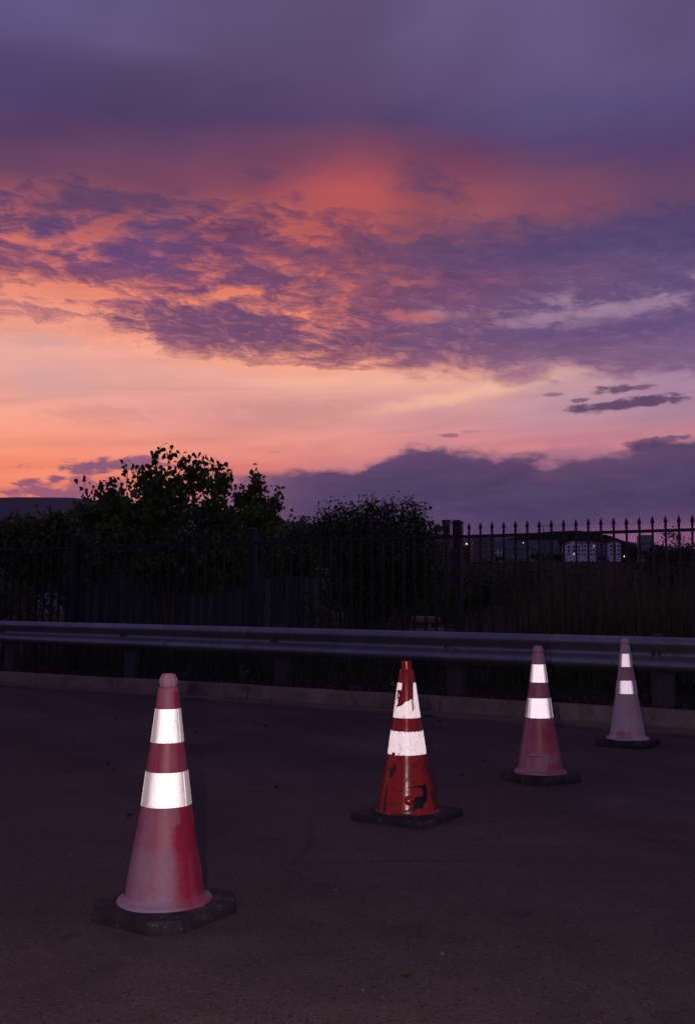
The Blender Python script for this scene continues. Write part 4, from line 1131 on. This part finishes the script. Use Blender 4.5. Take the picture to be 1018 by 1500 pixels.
def gz(x, y): return terrain(x, y)


pts = []
while len(pts) < 3400:                                     # tall reeds behind the right half of the fence
    s = random.uniform(8.4, 12.6); n = random.uniform(0.5, 3.2)
    if random.random() < 0.35 + 0.65 * (math.sin(s * 2.1) * math.sin(n * 2.7 + s) > -0.35):
        x, y = FA.x + s * FD.x + n * FN.x, FA.y + s * FD.y + n * FN.y
        pts.append((x, y, gz(x, y) - 0.03))
o = blades('tall_reeds', pts, 0.7, 1.75, 0.016, M_REED, 0.22)
tag(o, 'tall dry yellowish green reeds behind the right part of the metal fence', 'reeds', kind='stuff')
pts = []
while len(pts) < 1500:                                     # weeds growing up against the boards
    x, y = random.uniform(-6.2, -0.3), random.uniform(20.2, 20.9)
    pts.append((x, y, -0.28))
o = blades('weedy_grass', pts, 0.3, 1.12, 0.012, M_GRASS, 0.4)
tag(o, 'tall dark weedy grass growing against the grey board fence', 'grass', kind='stuff')
pts = []
while len(pts) < 9000:
    s = random.uniform(-2.5, 13); n = random.uniform(-1.0, 5.0)
    x, y = FA.x + s * FD.x + n * FN.x, FA.y + s * FD.y + n * FN.y
    kn = (x - K0.x) * KN.x + (y - K0.y) * KN.y
    if kn < 0.75: continue
    if kn < 1.4 and random.random() < 0.75: continue
    pts.append((x, y, gz(x, y) - 0.02))
o = blades('rough_grass', pts, 0.10, 0.50, 0.010, M_GRASS, 0.5)
tag(o, 'rough dark grass growing on the verge along the metal fence', 'grass', kind='stuff')
# dead leaves on the verge and loose grit on the asphalt
P = []
while len(P) < 1500:
    s = random.uniform(-8, 6); n = 0.36 + random.expovariate(1.6)
    if n > 2.2: continue
    x, y, _ = kp(s, n)
    P.append((x, y, 0.185 + random.uniform(0, .03)))
for i in range(46):                                        # a few blown onto the road
    x, y = random.uniform(-3.4, 3.2), random.uniform(2.6, 11.5)
    if (x - K0.x) * KN.x + (y - K0.y) * KN.y < -0.05: P.append((x, y, 0.008))
M_LITTER = m_leaf('dead_leaf', (0.050, 0.030, 0.018), 0.4, 0.05)
o = leaves('leaf_litter', np.array(P), 0.042, M_LITTER, None, SLIM, hang=0.0)
tag(o, 'dead brown leaves scattered on the verge behind the kerb', 'leaf litter', kind='stuff')
gm = MB()
M_GRIT = simple('loose_grit', (0.085, 0.075, 0.072), 0.95, 0, 0.6, 60, 0.1)
for i in range(520):
    if i < 330:
        x, y = random.uniform(-3, 3), random.uniform(2.2, 10.5)
        if (x - K0.x) * KN.x + (y - K0.y) * KN.y > -0.2: continue
    else:
        x, y, _ = kp(random.uniform(-6.5, 4.5), -random.expovariate(4.0) - 0.03)
    r = random.choice((0.003, 0.004, 0.004, 0.006, 0.010)) * random.uniform(.7, 1.3)
    v = []
    for a in range(5):
        q = a * 1.2566 + random.uniform(-.3, .3); v.append((x + r * math.cos(q), y + r * 0.8 * math.sin(q), r * 0.15 + 0.003))
    gm._add(v + [(x + random.uniform(-.3, .3) * r, y, r * 1.1 + 0.003)], [(0, 1, 5), (1, 2, 5), (2, 3, 5), (3, 4, 5), (4, 0, 5)])
tag(gm.build('loose_grit', M_GRIT), 'loose grit scattered over the asphalt and along the kerb', 'grit', kind='stuff')
# a few pale weeds under the guardrail
M_WEED = m_leaf('pale_weed_leaf', (0.20, 0.19, 0.16), 0.3, 0.2)
def weed(loc, label, n, size, r, h, m=M_WEED):
    t = thing('weed', label, 'weed', loc, 0.0, 'weeds under the guardrail')
    sm_ = MB(); P = []
    for i in range(5):
        a = i * 1.3 + random.random(); e = Vector((r * math.cos(a), r * math.sin(a), h * random.uniform(.6, 1)))
        sm_.tube([(0, 0, -0.01), e * 0.5 + Vector((0, 0, .02)), e], [0.003, 0.002, 0.001], 4)
        for k in range(n // 5): P.append(np.array(e) * random.uniform(.55, 1.05) + rng.normal(size=3) * 0.012)
    sm_.build('stem', M_GRASS, t)
    tag(leaves('leaf_tuft', np.array(P), size, m, t, SLIM), kind='stuff')
x, y, _ = kp(0.0, 0.78); weed((x + 0.13, y, 0.17), 'pale tufted weed under the guardrail left of the red cone', 30, 0.030, 0.06, 0.16)
x, y, _ = kp(-0.25, 0.5); weed((x, y, 0.17), 'tiny weed sprout at the kerb edge left of the red cone', 10, 0.022, 0.03, 0.07)
x, y, _ = kp(-2.35, 0.95); weed((x, y, 0.17), 'weed with one pale leaf behind the second guardrail post', 15, 0.040, 0.05, 0.20)
x, y, _ = kp(-3.35, 0.8); weed((x, y, 0.17), 'dull weed between the two left guardrail posts', 20, 0.035, 0.06, 0.13, M_LEAF3)
x, y, _ = kp(2.75, 0.55); weed((x, y, 0.17), 'sparse weed beside the rightmost guardrail post', 15, 0.025, 0.05, 0.10, M_LEAF3)



# grey board fence beyond the metal fence
M_BOARD = None
def m_board(h):
    oi = h.new('ShaderNodeObjectInfo'); p = obj_co(h)
    s = h.sep(p)
    n = h.noise(h.xyz(h.add(h.mul(s[0], 24), h.mul(oi.outputs['Random'], 37)), h.mul(s[1], 20), h.mul(s[2], 1.6)), 1.0, 7, 0.7, 0.4)
    col = h.ramp(n, [(0.3, (0.055, 0.058, 0.053)), (0.7, (0.130, 0.133, 0.126))])
    col = h.mix(1.0, col, h.ramp(oi.outputs['Random'], [(0.0, 0.62), (1.0, 1.15)]), 'MULTIPLY')
    return pbsdf(h, col, 0.9, 0, h.bump(n, 0.4, 0.006), 0.2)
M_BOARD = mat('weathered_boards', m_board)
bf = thing('board_fence', 'weathered grey wooden board fence low behind the trees on the left', 'fence', (-5.95, 21.0, -0.3))
bm_ = MB(); bm_.box((0, 0, 1.06), (0.132, 0.022, 2.12))
bsrc = None
nb_ = 38
for i in range(nb_):
    if bsrc is None:
        bsrc = bm_.build('board', M_BOARD, bf, bevel=0.003, seg=1); o = bsrc
    else:
        o = bpy.data.objects.new('board', bsrc.data); COL.objects.link(o); o.parent = bf
    o.location = (0.07 + i * 0.14 + random.uniform(-.003, .003), random.uniform(-.008, .008), random.uniform(-.05, .03)); o.rotation_euler = (0, random.uniform(-.008, .008), 0)
for z in (0.45, 1.7):
    m_ = MB(); m_.box((nb_ * 0.07, 0.06, z), (nb_ * 0.14, 0.05, 0.09)); m_.build('back_rail', M_BOARD, bf)
for i in range(4):
    m_ = MB(); m_.box((0.1 + i * 1.70, 0.14, 0.95), (0.1, 0.1, 2.1)); m_.build('post', M_BOARD, bf)

# concrete slabs lying on the grass beyond the fence
for i, (c, s, lab) in enumerate([((1.31, 16.6, 0.98), (0.42, 0.30, 0.09), 'upper of two pale broken concrete slabs beyond the fence'), ((1.34, 16.55, 0.78), (0.52, 0.34, 0.10), 'lower of two pale broken concrete slabs beyond the fence')]):
    m_ = MB(); m_.box((0, 0, 0), s, 0.15)
    o = m_.build('concrete_slab', M_CONC, None, bevel=0.02); o.location = c; o.rotation_euler = (0.05, 0.03 * (1 - 2 * i), 0.1 - 0.2 * i)
    tag(o, lab, 'slab', 'broken concrete slabs')
m_ = MB(); m_.box((0, 0, 0.36), (0.9, 0.5, 0.72), 0.1, 0.55)
o = m_.build('dirt_mound', M_SOIL, None, bevel=0.06); o.location = (1.33, 16.62, 0.0)
tag(o, 'small dark dirt mound carrying the concrete slabs', 'mound')
m_ = MB(); m_.box((0, 0, 0), (0.12, 0.2, 0.13))
o = m_.build('packing_stone', M_CONC, None, bevel=0.02); o.location = (1.33, 16.64, 0.885)
tag(o, 'dark stone between the two concrete slabs', 'stone')

# lit things far away
def emit(name, c, s):
    def fn(h):
        e = h.new('ShaderNodeEmission'); h.put(e.inputs['Color'], c); e.inputs['Strength'].default_value = s
        return e.outputs[0]
    return mat(name, fn)
M_LAMPW = emit('warm_lamp', (1.0, 0.78, 0.48), 1.6)
M_LAMPC = emit('cool_lamp', (1.0, 0.86, 0.78), 1.3)
M_LITWIN = emit('lit_window', (1.0, 0.78, 0.55), 0.42)
M_WHITE = simple('white_render', (0.80, 0.80, 0.82), 0.9, 0, 0.08, 0.3)
M_GREYW = simple('grey_render', (0.26, 0.25, 0.27), 0.9, 0, 0.12, 0.3)
M_BROWNW = simple('brown_brick', (0.13, 0.075, 0.065), 0.9, 0, 0.25, 1.2)
M_TAN = simple('tan_render', (0.20, 0.15, 0.145), 0.9, 0, 0.15, 0.6)
M_ROOF = simple('slate_roof', (0.105, 0.105, 0.125), 0.8, 0, 0.2, 0.4)
M_GLASS = simple('dark_window_glass', (0.02, 0.02, 0.025), 0.15, 0, 0.1, 1.0)
M_FRAME = simple('window_frame', (0.35, 0.35, 0.36), 0.6, 0, 0.1, 1.0)
FB = 'buildings on the far hill'
def building(name, label, x, y, w, d, h_, zb, wall, roof='gable', rows=3, cols=4, lit=(), rz=0.0, rh=None, gable_front=True, winw=1.15, winh=1.25, sink=4.0, gables=0):
    t = thing(name, label, 'building', (x, y, zb), rz, FB)
    rh = rh or w * 0.28
    m_ = MB()
    if roof == 'gable' and gable_front:
        pr = [(-w / 2, -sink), (w / 2, -sink), (w / 2, h_), (0, h_ + rh), (-w / 2, h_)]
        m_._add([(a, -d / 2, b) for a, b in pr] + [(a, d / 2, b) for a, b in pr], [(0, 1, 2, 3, 4), (9, 8, 7, 6, 5)] + [(i, (i + 1) % 5, 5 + (i + 1) % 5, 5 + i) for i in range(5)])
    else:
        m_.box((0, 0, (h_ - sink) / 2), (w, d, h_ + sink))
    m_.build('wall', wall, t)
    r = MB()
    if roof == 'gable' and gable_front:
        e = 0.5
        for sgn in (-1, 1):
            a = [(sgn * (w / 2 + e), h_ - e * rh / (w / 2) + .08), (0, h_ + rh + .08), (0, h_ + rh + .38), (sgn * (w / 2 + e), h_ - e * rh / (w / 2) + .38)]
            r._add([(p, -d / 2 - .4, q) for p, q in a] + [(p, d / 2 + .4, q) for p, q in a], [(0, 1, 2, 3), (7, 6, 5, 4), (0, 4, 5, 1), (1, 5, 6, 2), (2, 6, 7, 3), (3, 7, 4, 0)])
    elif roof == 'gable':
        pr = [(-d / 2 - .5, h_ + .02), (d / 2 + .5, h_ + .02), (0, h_ + rh)]
        r._add([(-w / 2 - .4, a, b) for a, b in pr] + [(w / 2 + .4, a, b) for a, b in pr], [(0, 1, 2), (5, 4, 3), (0, 3, 4, 1), (1, 4, 5, 2), (2, 5, 3, 0)])
        for i in range(gables):
            gx = -w / 2 + w * (i + 0.5) / gables
            gm_ = MB()
            gm_._add([(gx - 2.2, -d / 2 - .9, h_ - 1.2), (gx + 2.2, -d / 2 - .9, h_ - 1.2), (gx, -d / 2 - .9, h_ + 1.3), (gx - 2.2, d * .1, h_ - 1.2), (gx + 2.2, d * .1, h_ - 1.2), (gx, d * .1, h_ + 1.3)], [(0, 1, 2), (5, 4, 3), (0, 3, 4, 1), (1, 4, 5, 2), (2, 5, 3, 0)])
            gm_.build('gable', wall, t)
    else:
        r.box((0, 0, h_ + 0.3), (w + 0.3, d + 0.3, 0.6))
    r.build('roof', M_ROOF, t)
    fs, ps = None, {}
    for k in range(rows):
        for c in range(cols):
            wx = -w / 2 + w * (c + 0.5) / cols; wz = 0.9 + (h_ - 0.6) * k / rows + winh / 2
            if fs is None:
                f = MB(); f.box((0, 0, 0), (winw + .3, 0.16, winh + .3)); fo = f.build('window', M_FRAME, t); fs = fo.data
            else:
                fo = bpy.data.objects.new('window', fs); COL.objects.link(fo); fo.parent = t
            fo.location = (wx, -d / 2 - 0.06, wz)
            mm = M_LITWIN if (k, c) in lit else M_GLASS
            if mm.name not in ps:
                p = MB(); p.box((0, -0.09, 0), (winw, 0.06, winh)); po = p.build('pane', mm, fo); ps[mm.name] = po.data
            else:
                po = bpy.data.objects.new('pane', ps[mm.name]); COL.objects.link(po); po.parent = fo
    return t
building('apartment_block', 'white three storey gabled apartment block on the far hill, one window lit', 147.2, 650, 10.2, 12, 7.6, 35.6, M_WHITE, rows=3, cols=3, lit=((0, 1),), rh=2.6)
building('apartment_block', 'plain white apartment wing joined to the gabled block by its right side', 157.2, 653, 9.6, 12, 8.6, 35.6, M_WHITE, 'gable', rows=3, cols=5, gable_front=False, rh=1.8, winw=0.8, lit=((2, 4),))
building('apartment_block', 'dim grey gabled apartment block between the two white ones', 166.8, 656, 9.0, 12, 6.8, 35.6, M_GREYW, rows=3, cols=3, rh=2.6)
building('apartment_block', 'white apartment block at the right end of the far row', 174.0, 650, 7.4, 12, 8.4, 35.6, M_WHITE, rows=3, cols=3, rh=1.6)
building('terrace_row', 'long slate roofed row with small gables on the far hill, one window lit', 116.0, 660, 27.0, 12, 5.6, 36.6, M_GREYW, 'gable', rows=2, cols=9, gable_front=False, rh=5.0, gables=3, lit=((0, 5),))
building('terrace_row', 'low slate roofed house at the left of the long row', 97.5, 655, 8.0, 10, 5.5, 35.6, M_WHITE, 'gable', rows=2, cols=3, gable_front=False, rh=5.0)
building('terrace_row', 'dark roofed house filling the gap left of the white gabled block', 135.6, 668, 12.0, 12, 6.4, 36.0, M_GREYW, 'gable', rows=2, cols=4, gable_front=False, rh=5.6)
building('office_block', 'pale brownish flat roofed building just right of the middle fence post', 71.0, 520, 11.5, 10, 9.4, 29.6, M_TAN, 'flat', rows=2, cols=3, winw=1.6)
building('office_block', 'small dim flat topped block against the glow at the right', 271.5, 905, 9.6, 14, 26.0, 42.0, M_GREYW, 'flat', rows=3, cols=3, winw=1.6, winh=2.2)
building('brick_tower', 'narrow brown brick tower beside the top of the middle fence post', 29.9, 300, 2.1, 2.4, 13.6, 14.0, M_BROWNW, 'flat', rows=2, cols=1, winw=0.6, winh=0.9)
building('white_shed', 'small pale house glimpsed low through the fence at far left', -74.6, 250, 4.8, 5.0, 4.2, -0.4, M_GREYW, 'gable', rows=1, cols=2, gable_front=False, rh=1.4)
def lamp(name, label, x, y, z, zg, r, m, arm=0.0):
    t = thing(name, label, 'street lamp', (x, y, zg), 0.0, 'street lamps far away')
    p = MB(); p.tube([(0, 0, -1), (0, 0, z - zg + r)], [0.13, 0.08], 8)
    p.build('pole', M_POST, t)
    if arm:
        for sg in (-1, 1):
            a = MB(); a.tube([(0, 0, z - zg), (sg * arm * .6, 0, z - zg + .3), (sg * arm, 0, z - zg + .2)], [0.07, 0.06, 0.05], 6); a.build('arm', M_POST, t)
            l = MB(); l.box((sg * (arm + .3), 0, z - zg + .17), (0.8, 0.3, 0.14)); l.build('lamp_head', M_POST, t)
    else:
        l = MB(); l.lathe([(0.02, -r), (r * .7, -r * .7), (r, 0), (r * .7, r * .7), (0.02, r)], 12, (0, -0.25 - r, z - zg)); l.build('lamp_head', m, t, smooth=True)
        a = MB(); a.tube([(0, 0, z - zg + r * .8), (0, -0.25 - r, z - zg + r * .95)], [0.06, 0.05], 6); a.build('arm', M_POST, t)
lamp('street_lamp', 'bright far lamp close to the right side of the middle fence post', 50.48, 420, 28.9, 20.0, 0.36, M_LAMPC)
lamp('street_lamp', 'small warm far lamp at the right of the white apartments', 139.4, 500, 27.9, 22.5, 0.32, M_LAMPW)
lamp('street_lamp', 'warm lamp glimpsed low through the fence at far left', -77.0, 246, 2.35, -0.4, 0.34, M_LAMPW)
lamp('street_lamp', 'warm far lamp in front of the long slate roofed row', 106.5, 600, 41.5, 31.0, 0.30, M_LAMPW)
lamp('street_lamp', 'thin unlit double armed lamp post left of the middle fence post', 20.9, 200, 19.0, 8.0, 0.1, M_POST, 0.9)
lamp('street_lamp', 'thin unlit double armed lamp post above the long slate roofed row', 59.4, 300, 26.3, 13.5, 0.1, M_POST, 1.4)

# dark trees round the far buildings
FT = [(82, 560, 3.4, 'left of the low slate roofed house'), (91, 600, 3.0, 'in front of the low slate roofed house'), (121, 628, 4.2, 'in front of the long slate roofed row'), (133, 634, 4.6, 'left of the white gabled block'),
      (163.5, 634, 3.0, 'between the two white apartment blocks'), (186, 640, 5.5, 'right of the white apartment row'), (197, 630, 6.5, 'beyond the right end of the white apartments'), (209, 620, 6.0, 'second beyond the white apartments'), (50, 470, 4.5, 'behind the middle fence post'), (222, 640, 7.0, 'at the right edge of the far hill')]
for x, y, r, w in FT:
    z = terrain(x, y)
    tree('far_tree', 'dark far tree ' + w, 'tree', (x, y, z - 0.3), [(x, y, z + r * 0.9, r, r, r * .8), (x - r * .5, y, z + r * .6, r * .7, r * .7, r * .6), (x + r * .55, y, z + r * .55, r * .7, r * .7, r * .55)], 420, r * 0.28, M_LEAF2, SLIM, stems=1, group='far trees on the hill', trunk_r=0.3)

for i, (x, r, w) in enumerate([(-36.5, 2.8, 'at the far left edge'), (-32.3, 2.5, 'just left of the small pale house'), (-22.8, 2.7, 'just right of the small pale house'), (-17.5, 2.9, 'behind the tallest cottonwood, left side'), (-12.5, 2.7, 'behind the tallest cottonwood, right side'), (-7.0, 2.8, 'behind the slim young cottonwood'), (-1.5, 2.9, 'behind the wide flat topped tree')]):
    y = 90 + 3 * (i % 3); z = terrain(x, y)
    tree('field_tree', 'dark field tree ' + w, 'tree', (x, y, z - 0.2), [(x, y, z + r * 1.1, r, r, r * .9), (x - r * .5, y, z + r * .7, r * .8, r * .8, r * .7), (x + r * .55, y, z + r * .6, r * .8, r * .8, r * .65)], 1500, 0.34, M_LEAF2, SLIM, stems=2, group='trees across the field on the left', trunk_r=0.2)

# wooded rise behind the buildings, and the mountain ridge
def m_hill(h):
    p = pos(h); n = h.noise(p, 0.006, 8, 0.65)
    return pbsdf(h, h.ramp(n, [(0.3, (0.17, 0.135, 0.15)), (0.7, (0.23, 0.175, 0.19))]), 1.0, 0, None, 0.0)  # haze over the mountain is put into this paler base colour
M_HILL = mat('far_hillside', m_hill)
from mathutils import noise as mnoise
def ridge(name, y, pts, depth, m, rough, x0, x1, n=260, rows=10):
    V, F = [], []
    def hz(x):
        if x <= pts[0][0]: return pts[0][1]
        for (xa, za), (xb, zb) in zip(pts, pts[1:]):
            if x <= xb: return za + (zb - za) * (x - xa) / (xb - xa)
        return pts[-1][1]
    for k in range(rows + 1):
        u = k / rows
        for i in range(n + 1):
            x = x0 + (x1 - x0) * i / n
            f = mnoise.fractal((x * 0.004, u * 2.0, y * .001), 1.0, 2.0, 6)
            V.append((x, y - depth * (1 - u) + f * depth * .04, -5 + (hz(x) + 5) * u ** 0.8 + rough * f * (0.3 + 0.7 * u)))
    for k in range(rows):
        for i in range(n):
            a = k * (n + 1) + i
            F.append((a, a + 1, a + n + 2, a + n + 1))
    me = np_mesh(name, V, F); me.shade_smooth()
    tag(link(name, me, m), kind='structure')
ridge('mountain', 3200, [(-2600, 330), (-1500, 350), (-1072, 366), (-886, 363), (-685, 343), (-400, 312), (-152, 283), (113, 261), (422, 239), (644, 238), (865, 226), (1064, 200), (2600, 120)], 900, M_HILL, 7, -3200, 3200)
ridge('wooded_rise', 1300, [(-900, 40), (0, 60), (190, 88), (240, 100), (300, 104), (345, 98), (380, 84), (600, 60)], 320, M_SOIL, 7, -1200, 1200)
